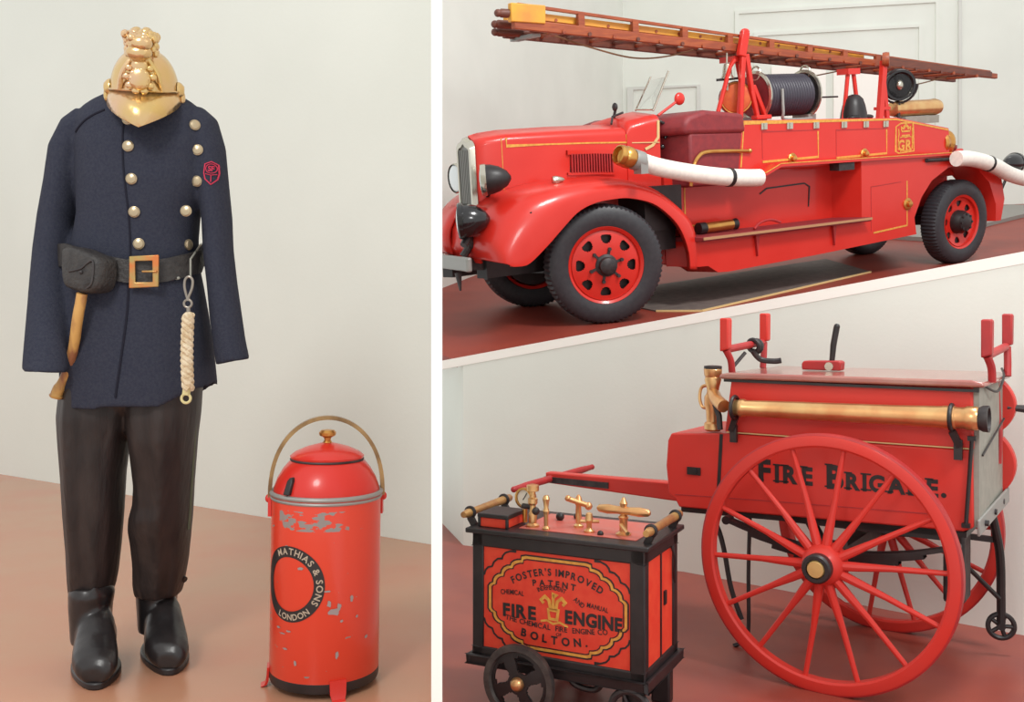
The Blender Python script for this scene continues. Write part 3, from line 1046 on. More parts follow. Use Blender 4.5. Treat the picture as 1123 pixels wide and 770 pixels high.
cy = E_('air_cylinder', m, M['copper'], at=(5.1, .42, 1.655))
m = MB(); m.bb((4.85, .35, 1.5), (5.35, .5, 1.575))
E_('cylinder_tray', m, M['grey'], cy, at=(5.1, .42, 1.655))

# ------------------------------------------------------------------ ladder lying on the gantry
LO = prop((1.95, .7, 2.26))
lad = thing('wooden_ladder', 'long varnished wooden escape ladder lying on the gantry over the fire engine', 'ladder', ENG @ Matrix.Translation(LO))
def Lm(name, mb, m, parent=lad, **k):
    proportion(mb)
    mb.v = [(x - LO.x, y - LO.y, z - LO.z) for x, y, z in mb.v]
    return mb.build(name, m, parent, **k)
zl = lambda x: 2.255 - .0302 * x
NY, FY = .50, .92
for y, x0 in ((NY, -.42), (FY, -.16)):
    m = MB(); m.bar((x0, y, zl(x0)), (7.06 if y == NY else 6.9, y, zl(7.06)), .045, .075, (0, 0, 1), h1=.06)
    Lm('stile', m, M['wood'] if y == NY else M['wood_dark'], bevel=.006)
    m = MB(); m.bar((x0 + .05, y, zl(x0) + .14), (6.9, y, zl(6.9) + .045), .03, .022, (0, 0, 1))
    Lm('truss_rail', m, M['wood'] if y == NY else M['wood_dark'])
    for k in range(11):
        x = x0 + .68 + k * .6 - (0 if y == NY else .26)
        h = .14 - .095 * (x + .4) / 7.3
        m = MB(); m.bar((x, y, zl(x) + .02), (x, y, zl(x) + h), .06, .036, (0, 1, 0))
        Lm('truss_block', m, M['wood'])
# upper, shorter section nested inside
for y, x0 in ((NY + .07, -.40), (FY - .07, -.2)):
    m = MB(); m.bar((x0, y, zl(x0) + .085), (4.3, y, zl(4.3) + .062), .04, .05, (0, 0, 1))
    Lm('inner_stile', m, M['wood_yellow'])
for x0, y, z in ((-.53, NY + .02, .075), (-.40, FY - .2, .03), (-.32, FY - .1, -.01)):
    m = MB(); m.tube([(x0, y, zl(x0) + z), (x0 + .03, y, zl(x0) + z), (x0 + .3, y, zl(x0) + z - .01)], [.02, .034, .034], 12); m.sphere((x0, y, zl(x0) + z), .03)
    Lm('stile_end', m, M['wood_dark'])
m = MB(); m.bar((-.44, NY - .005, zl(-.44) + .085), (-.13, NY - .005, zl(-.13) + .078), .055, .14)
Lm('end_plate', m, M['wood_yellow'], bevel=.008)
m = MB(); m.bb((-.1, .62, zl(-.1) - .055), (-.02, .93, zl(-.1) - .03)); m.bb((-.1, .86, zl(-.1) - .06), (-.02, .96, zl(-.1) + .06))
Lm('end_clamp', m, M['grey_metal'])
for k in range(25):
    x = .15 + k * .27
    m = MB(); m.cyl((x - .02, NY, zl(x) - .012), (x + .0, FY, zl(x) - .012), .017, n=8)
    Lm('rung', m, M['wood_dark'] if k % 2 else M['wood'])
for k in range(14):
    x = .1 + k * .28
    m = MB(); m.cyl((x, NY + .07, zl(x) + .075), (x, FY - .07, zl(x) + .075), .014, n=8)
    Lm('rung', m, M['wood'])
m = MB(); m.bar((4.5, NY - .02, zl(4.5) + .02), (6.9, NY - .02, zl(6.9) + .01), .02, .09, h1=.06)
Lm('side_board', m, M['wood_dark'])

# ropes looped under the ladder
def rope_obj(pts, r, label, mt=M['cord'], name='rope', cat='rope', group=None):
    mb = MB(); mb.tube([ENG @ prop(p) for p in spline(pts, 8)], r, 6)
    c = sum((V(v) for v in mb.v), V()) / len(mb.v)
    mb.v = [tuple(V(v) - c) for v in mb.v]
    o = mb.build(name, mt)
    o.location = c
    return tag(o, label, cat, group)
rope_obj([(.12, .8, 2.27), (.6, .75, 2.16), (1.05, .7, 2.085), (1.45, .65, 2.11), (1.85, .6, 2.20)], .008, 'thin brown rope sagging under the ladder in front of the gantry')
rope_obj([(2.3, .68, 2.14), (2.4, .7, 2.12), (2.6, .75, 2.08)], .008, 'short brown rope slanting down from the ladder just behind the gantry post')
rope_obj([(3.3, .8, 1.99), (3.6, .85, 1.98), (4.0, .8, 2.03), (4.25, .6, 2.08)], .008, 'thin rope looped under the ladder between hose reel and roller post')
rope_obj([(3.5, .8, 1.80), (3.7, .85, 1.79), (4.2, .8, 1.80)], .010, 'dark cord stretched level behind the black pump cover', M['iron'])
rope_obj([(4.75, .6, 2.0), (5.1, .7, 1.93), (5.6, .7, 1.94), (6.1, .6, 2.03)], .008, 'thin rope hanging under the tail end of the ladder above the brass cylinder')

# ------------------------------------------------------------------ white suction hoses along the side
def white_hose(pts, label, straps, ends, r=.072):
    pts = [prop(p) for p in pts]
    o0 = V(pts[0])
    root = thing('suction_hose', label, 'hose', ENG @ Matrix.Translation(o0), 'white hoses along the fire engine')
    P = [p - o0 for p in spline(pts, 8)]
    mb = MB(); mb.tube(P, r, 16)
    mb.build('hose', M['canvas'], root, ang=60)
    for i in straps:
        mb = MB(); mb.tube([P[i] , P[i + 1]], r + .006, 16)
        mb.build('strap', M['black'], root)
    if ends:
        d = (P[1] - P[0]).normalized()
        mb = MB(); mb.lathe([(.04, -.15), (.058, -.16), (.064, -.205), (.075, -.20), (.082, -.17), (.075, -.15), (.085, -.13), (.085, -.09), (.07, -.08), (.07, -.05)], P[0], d, 24)
        cpl = mb.build('coupling', M['brass'], root)
        mb = MB(); mb.lathe([(.076, -.06), (.08, -.05), (.08, .03), (.076, .035)], P[0], d, 24); mb.bb((-.03, -.075, -.10), (.04, .02, .0))
        mb.build('clamp', M['grey_metal'], root)
    return root
white_hose([(.22, -.10, 1.225), (.46, -.10, 1.165), (.82, -.11, 1.105), (1.20, -.11, 1.06), (1.50, -.11, 1.04), (1.66, -.11, 1.035)], 'white canvas suction hose sagging from brass coupling over front wing', [25], True)
white_hose([(4.87, -.14, 1.09), (5.11, -.14, 1.085), (5.42, -.14, 1.045), (5.73, -.14, .975), (6.03, -.13, .89), (6.4, -.12, .82), (6.75, -.10, .80), (7.2, -.08, .82)], 'white canvas hose curving over the rear wheel to the picture edge', [19], False, r=.075)

# grey mat on the deck beside the engine
MATP = [(.55, .14), (.81, -.13), (3.28, .25), (3.7, 1.2), (.55, 1.2)]
m = MB(); m.prism(MATP, lambda x, y, t: (x, y, t), .002, .012)
o = m.build('floor_mat', M['tray']); o.matrix_world = ENG
tag(o, 'grey rubber mat lying on the deck under the fire engine', 'mat')
m = MB(); m.bar((.55, .14, .008), (.81, -.13, .008), .02, .014); m.bar((.81, -.13, .008), (3.28, .25, .008), .02, .014)
m.build('mat_edging', M['cream_line'], o)
# grey low platform behind the rear wheel
m = MB(); m.prism([(5.55, 1.25), (7.334, 1.747), (8.404, 1.988), (9.6, 2.3), (9.55, 2.95), (5.4, 2.95)], lambda x, y, t: (x, y, t), 0.001, .05)
o = m.build('display_platform', M['plinth']); o.matrix_world = ENG
tag(o, 'low grey display platform behind the rear wheel of the fire engine', 'platform')
# ------------------------------------------------------------------ hand cart
# local axes: x along the cart (right), y away from the viewer, z up
cart = thing('hand_cart', 'red two-wheeled hand cart lettered FIRE BRIGADE with large spoked wheels', 'hand cart', CART)
def C_(name, mb, m, parent=cart, **k):
    return mb.build(name, m, parent, **k)
TY = 1.12
def cart_wheel(y, out):
    c = V((0, y, .6))
    mb = MB()
    mb.lathe([(.592, -.030), (.60, -.026), (.60, .026), (.592, .030), (.552, .030), (.542, .022), (.542, -.022), (.552, -.030)], c, (0, 1, 0), 96, closed=True, cap=False)
    wo = C_('wheel', mb, M['cart_red'], ang=30)
    mb = MB(); mb.lathe([(.598, -.028), (.606, -.024), (.606, .024), (.598, .028)], c, (0, 1, 0), 96, closed=True, cap=False)
    C_('iron_tyre', mb, M['red_dark'], wo)
    for k in range(14):
        a = 2 * pi * k / 14 + .06
        d = V((cos(a), 0, sin(a)))
        mb = MB(); mb.tube([c + d * .06 + V((0, out * .02, 0)), c + d * .16 + V((0, out * .016, 0)), c + d * .30, c + d * .545], [.024, .021, .0145, .012], 10)
        C_('spoke', mb, M['cart_red'], wo)
    mb = MB(); mb.lathe([(.06, -.09), (.085, -.07), (.098, -.03), (.10, .03), (.085, .09), (.06, .12)], c, (0, -out, 0), 28)
    h = C_('hub', mb, M['cart_red'], wo)
    mb = MB(); mb.lathe([(.05, 0), (.066, .0), (.068, .05), (.06, .062), (.044, .062), (.042, .04)], c + V((0, out * .075, 0)), (0, out, 0), 28, cap=False)
    C_('hub_band', mb, M['black'], h)
    mb = MB(); mb.lathe([(.044, 0), (.044, .05), (.036, .066), (.002, .068)], c + V((0, out * .075, 0)), (0, out, 0), 24)
    C_('axle_cap', mb, mat('axle_cap_brass_%d' % (out + 1), (206, 172, 110), .45, .5), h)
cart_wheel(0, -1)
cart_wheel(TY, 1)
m = MB(); m.cyl((0, 0, .6), (0, TY, .6), .028); m.bb((-.03, .15, .57), (.03, .97, .63))
C_('axle', m, M['iron'])
FYC, BYC = .22, .92
# leaf springs
for y in (.16, .98):
    m = MB()
    for i in range(4):
        L = .52 - i * .11
        m.strip([(x, .625 + .085 * (x / .52) ** 2 - i * .019) for x in [-L + 2 * L * k / 16 for k in range(17)]], .019, lambda p, q, h: (p, y - .03 + h, q), .06)
    m.cyl((-.54, y - .03, .715), (-.54, y + .03, .715), .022); m.cyl((.54, y - .03, .715), (.54, y + .03, .715), .022)
    m.bb((-.05, y - .04, .58), (.05, y + .04, .67))
    C_('leaf_spring', m, M['black'])
# lower body with the projecting toe box
low = [(-.905, 1.085), (-.885, 1.125), (-.58, 1.145), (.60, 1.15), (.605, .80), (.56, .778), (-.84, .735), (-.862, .775), (-.90, .80), (-.915, .95)]
m = MB(); m.prism(low, lambda p, q, t: (p, t, q), FYC, BYC)
C_('body', m, M['cart_red'], bevel=.008)
m = MB(); m.prism([(-.84, .73), (.57, .772), (.57, .745), (-.84, .705)], lambda p, q, t: (p, t, q), FYC + .03, BYC - .03)
C_('under_frame', m, M['black'])
cf = lambda p, q, h: (p, FYC - h, q)
m = MB(); m.strip([(-.60, 1.14), (-.615, .86)], .018, cf, .003)
C_('gap_strip', m, M['black'])
m = MB(); m.strip([(-.86, .80), (-.63, .81), (-.2, .825), (.5, .845)], .005, cf, .002)
C_('panel_seam', m, M['red_dark'])
m = MB(); m.prism([(-.79, .915), (-.715, .915), (-.715, .955), (-.79, .955)], lambda p, q, t: cf(p, q, t), 0, .008); m.cyl(cf(-.745, .935, .008), cf(-.745, .935, .018), .012)
C_('lock_plate', m, M['black'])
# lettering: big capitals F and B
m = MB()
sl = .012
def word(s, x0, q, size, bigsize, gap_):
    x = x0
    for i, ch in enumerate(s):
        sz = bigsize if i == 0 else size
        g = glyph(ch, .045)
        wd = (g[3] - g[2]) * sz * .95
        letters(m, ch, sz, line_at(x + wd / 2, q + sl * x, sl), cf, gap=0, bold=.045, wide=.95)
        # small slab serifs on the stems
        if ch in 'FIRBDAE':
            for zz in ((0, .69) if ch != 'A' else (0,)):
                xx = x - .010
                m.prism([(xx, q + sl * x + zz * sz), (xx + (.05 if ch in 'I' else .038), q + sl * x + zz * sz), (xx + (.05 if ch in 'I' else .038), q + sl * x + zz * sz + .008), (xx, q + sl * x + zz * sz + .008)], lambda p, qq, t: cf(p, qq, t), 0, .002)
        x += wd + gap_
    return x
xe = word('FIRE', -.40, .925, .118, .15, .021)
xe = word('BRIGADE', -.055, .920, .108, .155, .0105)
letters(m, '.', .13, line_at(xe + .012, .922 + sl * xe), cf, gap=0, bold=.03)
C_('lettering', m, M['black'])
# upper box and its lid
m = MB(); m.prism([(-.585, 1.15), (-.55, 1.425), (.60, 1.435), (.605, 1.15)], lambda p, q, t: (p, t, q), FYC + .004, BYC)
C_('locker', m, M['cart_red'], bevel=.01)
m = MB(); m.strip([(-.57, 1.153), (.60, 1.156)], .006, lambda p, q, h: (p, FYC - h, q), .003)
C_('panel_seam', m, M['cream_line'])
m = MB(); m.prism([(-.60, 1.428), (-.60, 1.452), (-.55, 1.462), (.60, 1.468), (.655, 1.456), (.655, 1.436)], lambda p, q, t: (p, t, q), FYC - .03, BYC + .04)
C_('lid', m, mat('lid_red_grey_sheen', (158, 92, 84), .2, c2=(164, 120, 108), scale=5, spec=.6, coat=.5), bevel=.01)  # red greyed to stand in for the white wall's reflection on the lid
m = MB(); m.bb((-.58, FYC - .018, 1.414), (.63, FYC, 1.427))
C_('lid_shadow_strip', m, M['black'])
# grey end board with red cheeks and the iron tail strap
m = MB(); m.prism([(FYC + .02, .80), (BYC + .02, .80), (BYC + .02, 1.43), (FYC + .02, 1.43)], lambda p, q, t: (t, p, q), .60, .625)
C_('end_board', m, M['grey'])
for a, b, z0, z1 in ((.0, .0, 1.16, 1.44), (.01, .0, .84, 1.155)):
    m = MB()
    pts = []
    n = 16
    for k in range(n + 1):
        t = pi * k / n
        pts.append((.60 + .085 * sin(t) ** .7, z0 + (z1 - z0) * (k / n)))
    pts += [(.56, z1), (.56, z0)]
    m.prism(pts, lambda p, q, t: (p, t, q), BYC - .01, BYC + .05)
    C_('end_cheek', m, M['cart_red'], bevel=.008)
m = MB(); m.tube(spline([(.615, .80, 1.43), (.62, .82, 1.25), (.63, .80, 1.17), (.625, .80, 1.02)], 6), .012)
C_('end_pipe', m, M['red_dark'])
m = MB(); m.bar((.625, FYC + .0, .80), (.645, BYC + .03, .845), .012, .075, (0, 0, 1))
ts = C_('tail_strap', m, M['grey_metal'], bevel=.004)
for k in range(3):
    y = FYC + .12 + k * .23
    m = MB(); m.cyl((.63, y, .805 + k * .014), (.65, y, .805 + k * .014), .014, n=8)
    C_('bolt', m, M['iron'], ts)
m = MB(); m.tube([(.645, BYC, 1.29), (.73, BYC + .02, 1.285)], [.014, .02], 8)
C_('side_peg', m, M['iron'])
m = MB(); m.tube([(.60, FYC - .012, 1.20), (.575, FYC - .012, .815)], .009); m.box((.60, FYC - .012, 1.205), (.035, .02, .02)); m.box((.575, FYC - .012, .81), (.035, .02, .02))
C_('tie_rod', m, M['black'])
m = MB(); m.tube(spline([(.62, .3, 1.45), (.66, .5, 1.40), (.66, .7, 1.46), (.63, .85, 1.49)], 6), .006); m.tube([(.63, .3, 1.12), (.64, .85, 1.24)], .005)
C_('end_wire', m, M['black'])
# carrying forks on the lid
def fork(x, far_x, tilt, label=None):
    mb = MB(); mb.tube([(x, .30, 1.575), (x, .84, 1.60)], .02, 10); 
    mb.tube(spline([(x, .30, 1.575), (x + .012, .34, 1.52), (x + .012, .36, 1.455)], 5), .018, 10); mb.tube(spline([(far_x, .86, 1.60), (x + .01, .84, 1.53), (x + .012, .82, 1.455)], 5), .018, 10)
    f = C_('fork', mb, M['red_dark'])
    for y, xx, z0, z1 in ((.30, x, 1.565, 1.742), (.87, far_x, 1.595, 1.765)):
        mb = MB()
        mb.prism([(-.022, z0), (.024, z0 + .015), (.026, z1 - .006), (.018, z1), (-.018, z1), (-.022, z1 - .006)], lambda p, q, t: (xx + p, y + t, q), -.03, .03)
        C_('fork_paddle', mb, M['red_dark'] if x > 0 else M['cart_red'], f, bevel=.008)
    return f
fork(-.61, -.605, 0)
fork(.648, .653, 0)
m = MB(); m.torus((-.60, .68, 1.585), (.2, 1, .2), .034, .013, 16, 8); m.torus((-.60, .72, 1.58), (.1, 1, -.1), .035, .012, 16, 8); m.tube(spline([(-.60, .66, 1.56), (-.57, .7, 1.51), (-.50, .72, 1.50), (-.46, .73, 1.505)], 6), .016); m.tube([(-.61, .58, 1.55), (-.66, .5, 1.46)], .01)
C_('fork_clamp', m, M['iron'])
# block and lever on the lid
m = MB(); m.prism([(-.29, 1.468), (-.09, 1.468), (-.085, 1.512), (-.10, 1.52), (-.28, 1.515), (-.292, 1.50)], lambda p, q, t: (p, t, q), .56, .64)
bk = C_('lid_block', m, M['red_dark'], bevel=.006)
m = MB(); m.tube([(-.145, .60, 1.49), (-.135, .60, 1.60), (-.118, .60, 1.695)], [.013, .016, .016], 10); m.sphere((-.117, .60, 1.697), .016)
C_('lever', m, M['black'], bk)
m = MB(); m.cyl((-.145, .55, 1.49), (-.145, .65, 1.49), .022)
C_('lever_pivot', m, M['chrome'], bk)
# draw bar with cross handle
m = MB(); m.bar((-.70, .60, .745), (-1.90, .60, .745), .10, .115, (0, 0, 1), w1=.065, h1=.065)
C_('draw_bar', m, M['cart_red'], bevel=.008)
m = MB(); m.tube([(-1.86, .16, .735), (-1.86, .3, .738), (-1.86, .95, .745), (-1.86, 1.08, .747)], [.016, .022, .022, .016], 12); m.sphere((-1.86, .16, .735), .018); m.sphere((-1.86, 1.08, .747), .018)
C_('cross_handle', m, M['red_dark'])
m = MB(); m.bar((-1.90, .56, .735), (-1.45, .56, .74), .015, .035); m.bb((-.98, .53, .74), (-.86, .67, .80)); m.cyl((-.93, .5, .775), (-.93, .7, .775), .02)
C_('bar_iron', m, M['iron'])
# prop legs, castor and ironwork underneath
m = MB(); m.tube(spline([(-.52, .42, .76), (-.53, .42, .4), (-.53, .42, .10), (-.545, .40, .03), (-.59, .36, .006)], 6), .011)
C_('prop_rod', m, M['black'])
m = MB(); m.tube(spline([(-.78, .4, .74), (-.70, .4, .62), (-.66, .4, .5), (-.62, .4, .3), (-.56, .4, .14)], 6), .014)
C_('hoop_iron', m, M['black'])
m = MB(); m.tube([(-.18, .3, .76), (-.1, .3, .62)], .03, 8); m.bb((-.25, .25, .72), (.5, .45, .765)); m.bb((-.25, .7, .72), (.5, .9, .765)); m.cyl((.18, .3, .74), (.18, .9, .74), .03)
C_('bolster', m, M['black'])
m = MB(); m.tube(spline([(.56, BYC, .80), (.60, .98, .55), (.605, 1.0, .30), (.605, 1.0, .17)], 6), .022, 10); m.tube([(.42, .85, .52), (.60, .98, .30)], .012, 8); m.bar((.30, .9, .62), (.59, .98, .60), .02, .03)
cl = C_('castor_leg', m, M['black'])
m = MB()
cc = V((.605, 1.0, .155)); ca = V((.3, -1, 0))
m.torus(cc, ca, .062, .013, 32, 8)
u, w_, a = basis(ca)
for k in range(5):
    t = 2 * pi * k / 5
    m.cyl(cc, cc + (u * cos(t) + w_ * sin(t)) * .06, .011, n=8)
m.cyl(cc - a * .02, cc + a * .02, .02)
C_('castor_wheel', m, M['black'], cl)
m = MB()
m.bb((.40, .60, .34), (.50, .78, .70)); m.tube([(.45, .7, .7), (.56, .7, .78)], .04)
C_('winding_gear', m, M['iron'], bevel=.02)

# ------------------------------------------------------------------ brass pipes strapped to the cart
PIPE_M = CART @ Matrix.Translation((-.52, .152, 1.288))
pipe = thing('branch_pipe', 'long polished brass branch pipe strapped along the front of the red cart', 'brass pipe', PIPE_M)
m = MB(); m.lathe([(.034, 0), (.040, .004), (.040, .04), (.046, .05), (.046, .07), (.040, .08), (.043, .3), (.046, .8), (.050, 1.0), (.053, 1.02), (.053, 1.06), (.048, 1.065), (.048, 1.10), (.054, 1.11), (.054, 1.15), (.047, 1.16)], (0, 0, 0), (1, 0, .012), 32)
m.build('tube', M['copper'], pipe)
m = MB(); m.lathe([(.047, 1.155), (.058, 1.175), (.060, 1.20), (.050, 1.20), (.044, 1.17)], (0, 0, 0), (1, 0, .012), 28, cap=False)
m.build('muzzle', M['iron'], pipe)
for x, s in ((1.045, 1), (.02, -1)):
    m = MB(); m.torus((x, 0, .012 * x), (1, 0, 0), .056, .010, 24, 8); m.bar((x + .0, .01, -.05), (x + .03 * s, .028, -.12), .028, .028, (1, 0, 0)); m.bb((x + .02 * s - .015, .018, -.18), (x + .02 * s + .02, .04, -.09))
    m.build('strap', M['black'], pipe)
STAND_M = CART @ Matrix.Translation((-.672, .28, 1.146))
sp_ = thing('standpipe', 'upright brass standpipe with ring handle at left end of the cart', 'standpipe', STAND_M)
m = MB(); m.lathe([(.036, 0), (.046, .01), (.046, .04), (.034, .05), (.036, .10), (.046, .14), (.044, .18), (.030, .205), (.034, .23), (.044, .27), (.040, .285), (.046, .295), (.048, .325), (.040, .335)], (0, 0, 0), (0.0, 0, 1), 28)
m.tube([(.0, 0, .2), (.05, -.07, .17), (.112, -.125, .145)], .034, 16)
m.build('column', M['copper'], sp_)
m = MB(); m.lathe([(.044, .325), (.047, .33), (.047, .342), (.03, .345)], (0, 0, 0), (0, 0, 1), 24)
m.build('cap', M['iron'], sp_)
m = MB(); m.tube(spline([(-.03, 0, .24), (-.065, 0, .225), (-.075, 0, .17), (-.06, 0, .125), (-.03, 0, .12)], 6), .009, 8)
m.build('ring_handle', M['copper'], sp_)
m = MB(); m.tube([(.05, -.09, .15), (.07, -.085, .09), (.075, -.085, .02)], .016, 8)
m.build('strap', M['black'], sp_)
# ------------------------------------------------------------------ chemical fire engine in its box on wheels
BL, BD, B0, B1 = .816, .46, .214, .792
chem = thing('chemical_engine', 'black and red wheeled box fire engine with brass fittings and painted lettering', 'chemical engine', BOX)
def B_(name, mb, m, parent=chem, **k):
    return mb.build(name, m, parent, **k)
m = MB()
for x in (0, BL):
    for y in (0, BD):
        m.box((x + (.027 if x == 0 else -.033), y + (.03 if y == 0 else -.03), (B0 + B1) / 2), (.056 if x == 0 else .066, .06, B1 - B0))
for y in (0, BD):
    yy = y + (.025 if y == 0 else -.025)
    m.box((BL / 2, yy, B1 - .035), (BL, .05, .075)); m.box((BL / 2, yy, B0 + .028), (BL, .05, .056))
for x in (0, BL):
    xx = x + (.025 if x == 0 else -.025)
    m.box((xx, BD / 2, B1 - .035), (.05, BD, .075)); m.box((xx, BD / 2, B0 + .028), (.05, BD, .056))
m.bb((.02, .02, B0 - .01), (BL - .02, BD - .02, B0 + .02))
B_('frame', m, M['black'], bevel=.006)
m = MB()
m.bb((-.022, -.022, B0 - .022), (BL + .022, -.0, B0 + .022)); m.bb((-.022, BD, B0 - .022), (BL + .022, BD + .022, B0 + .022))
m.bb((-.022, -.022, B0 - .022), (0, BD + .022, B0 + .022)); m.bb((BL, -.022, B0 - .022), (BL + .022, BD + .022, B0 + .022))
B_('plinth_moulding', m, M['black'], bevel=.006)
m = MB(); m.bb((-.025, -.025, B1 - .012), (BL + .025, BD + .025, B1 + .010))
B_('top_board', m, M['black'], bevel=.005)
m = MB(); m.bb((.20, .07, B1 + .010), (BL - .06, BD - .04, B1 + .013))
B_('top_panel', m, mat('faded_red_top', (196, 92, 80), .4, c2=(186, 106, 96), scale=10))
pf = lambda p, q, h: (p, .008 - h, q)
m = MB(); m.bb((.045, .008, B0 + .05), (BL - .055, .03, B1 - .065))
B_('front_panel', m, M['box_red'])
m = MB(); m.bb((BL - .03, .05, B0 + .05), (BL - .008, BD - .05, B1 - .065))
B_('end_panel', m, M['box_red'])
m = MB(); m.bb((.008, .05, B0 + .05), (.03, BD - .05, B1 - .065)); m.bb((.05, BD - .03, B0 + .05), (BL - .05, BD - .008, B1 - .065))
B_('rear_panel', m, M['box_red'])
m = MB(); m.bb((BL - .008, BD / 2 + .0, B0 + .05), (BL - .003, BD / 2 + .012, B1 - .065)); m.bb((BL - .01, BD * .60, B0 + .27), (BL + .0, BD * .66, B0 + .33))
m.tube(spline([(BL, BD * .80, B1 - .07), (BL + .01, BD * .84, B1 - .13), (BL + .005, BD * .86, B1 - .2), (BL, BD * .9, B1 - .24)], 5), .006)
B_('end_hardware', m, M['black'])
# ornamental oval outline: a scalloped octagon, black outside and gold inside
X0, X1, Z0, Z1 = .045, BL - .055, B0 + .05, B1 - .065
cx_, cz_ = (X0 + X1) / 2 + .006, (Z0 + Z1) / 2
def cartouche(sx, sz, k):
    """quarter outline from the top middle to the right middle, mirrored round; k sets the scallop depth"""
    q = [(0, 1), (.44, 1), (.50, .975), (.505, .90), (.555, .89), (.61, .86), (.65, .81), (.665, .745), (.715, .735), (.765, .69), (.80, .62), (.81, .54), (.855, .525), (.90, .475), (.925, .41), (.932, .33), (.97, .31), (1.0, .25), (1.0, 0)]
    pts = [(a * sx, b * sz) for a, b in q]
    r = pts[:-1] + [(a, -b) for a, b in reversed(pts)]
    return [(cx_ + a, cz_ + b) for a, b in r + [(-a, b) for a, b in reversed(r)][1:-1]]
m = MB(); m.strip(cartouche(.333, .207, 1), .006, pf, .002, closed=True); m.strip(cartouche(.312, .188, 1), .004, pf, .002, closed=True)
for sx in (-1, 1):
    for sz in (-1, 1):
        c = [(.20, 1.0), (.21, .90), (.27, .86), (.31, .73), (.40, .67), (.46, .52), (.55, .46), (.62, .30), (.74, .24)]
        P = []
        # corner flourish: from the panel's top edge down to its side edge
        hx, hz = (X1 - X0) / 2, (Z1 - Z0) / 2
        c = [(.53, 1.0), (.53, .945), (.60, .935), (.67, .89), (.705, .83), (.715, .775), (.775, .76), (.83, .69), (.855, .60), (.91, .575), (.95, .51), (.965, .43), (1.0, .42)]
        P = [((X0 + X1) / 2 + sx * a * hx, cz_ + sz * b * hz) for a, b in c]
        m.strip(P, .008, pf, .002)
B_('black_outline', m, M['black'])
m = MB(); m.strip(cartouche(.3225, .1975, 1), .011, pf, .002, closed=True)
B_('gold_outline', m, M['gold'])
m = MB()
R1 = .42
letters(m, "FOSTER'S IMPROVED", .043, arc_at(cx_ + .005, cz_ + .132 - R1, R1, pi / 2), pf, gap=.16, bold=.03, wide=.9)
letters(m, 'PATENT', .038, arc_at(cx_ - .002, cz_ + .084 - .8, .8, pi / 2), pf, gap=.34, bold=.03)
letters(m, 'CHEMICAL', .030, arc_at(cx_ - .190, cz_ + .026 - .5, .5, pi / 2 + .04), pf, gap=.07, bold=.02, wide=.78)
letters(m, 'INDEPENDENT', .028, arc_at(cx_ - .012, cz_ + .070 - .15, .15, pi / 2 + .05), pf, gap=.06, bold=.02, wide=.72)
letters(m, 'AND', .030, line_at(cx_ + .105, cz_ + .022, -.6), pf, gap=.08, bold=.02, wide=.8)
letters(m, 'MANUAL', .029, line_at(cx_ + .195, cz_ + .010, -.14), pf, gap=.09, bold=.02, wide=.78)
letters(m, 'FIRE', .078, line_at(cx_ - .172, cz_ - .072, .01), pf, gap=.10, bold=.045)
letters(m, 'ENGINE', .078, line_at(cx_ + .178, cz_ - .066, -.005), pf, gap=.07, bold=.045, wide=.92)
letters(m, 'THE CHEMICAL  FIRE  ENGINE CO', .032, arc_at(cx_, cz_ - .107 + 1.6, -1.6, -pi / 2), pf, gap=.09, bold=.02, wide=.95)
letters(m, 'OF', .020, line_at(cx_ + .015, cz_ - .128), pf, gap=.1, bold=.02)
letters(m, 'BOLTON.', .048, arc_at(cx_ + .0, cz_ - .165 + .9, -.9, -pi / 2), pf, gap=.42, bold=.035)
B_('lettering', m, M['black'])
# gilt plume emblem
m = MB()
ex, ez = cx_ - .012, cz_ + .002
m.strip([(ex - .018, ez - .06), (ex + .018, ez - .06), (ex + .024, ez - .02), (ex - .024, ez - .02)], .012, pf, .003, closed=True)
for s in (-1, 0, 1):
    pts = [(ex + s * .012, ez - .02), (ex + s * .02, ez + .02), (ex + s * .04, ez + .035 + (.02 if s == 0 else 0)), (ex + s * .058 + (.012 if s == 0 else 0), ez + .018 + (.03 if s == 0 else 0)), (ex + s * .045, ez + .005 + (.03 if s == 0 else 0))]
    m.strip(pts, .014, pf, .003)
m.strip([(ex - .06, ez - .075), (ex - .03, ez - .068), (ex, ez - .08), (ex + .03, ez - .07), (ex + .07, ez - .085)], .009, pf, .002)
B_('gilt_emblem', m, M['gold'])
# brass fittings on the top
ZT_ = B1 + .010
def turned(x, y, prof, m_=M['copper'], name='valve'):
    mb = MB(); mb.lathe(prof, (x, y, ZT_), (0, 0, 1), 20)
    return B_(name, mb, m_)
m = MB(); m.bb((.02, .03, ZT_), (.16, .20, ZT_ + .045))
tb = B_('tool_box', m, M['box_red'], bevel=.004)
m = MB(); m.bb((.012, .022, ZT_ + .042), (.168, .208, ZT_ + .062)); 
for x in (.02, .16):
    for y in (.03, .2):
        m.bb((x - .007, y - .007, ZT_), (x + .007, y + .007, ZT_ + .045))
B_('tool_box_lid', m, M['black'], tb, bevel=.004)
v1 = turned(.245, .12, [(.03, 0), (.03, .012), (.018, .02), (.02, .06), (.014, .07), (.014, .10), (.022, .11), (.022, .13), (.012, .135), (.012, .16), (.028, .165), (.028, .19), (.01, .195)])
m = MB(); m.sphere((.262, .115, ZT_ + .075), .018); m.cyl((.245, .12, ZT_ + .09), (.19, .13, ZT_ + .09), .012)
B_('valve_boss', m, M['iron'], v1)
GA = V((-.12, -1, .05))
gc = V((.195, .14, ZT_ + .125))
m = MB(); m.lathe([(.044, .03), (.047, .01), (.047, -.012), (.038, -.016), (.038, 0)], gc, -GA, 28); m.cyl(gc - V((0, 0, .05)), gc - V((0, 0, .11)), .012)
ga = B_('pressure_gauge', m, M['brass'])
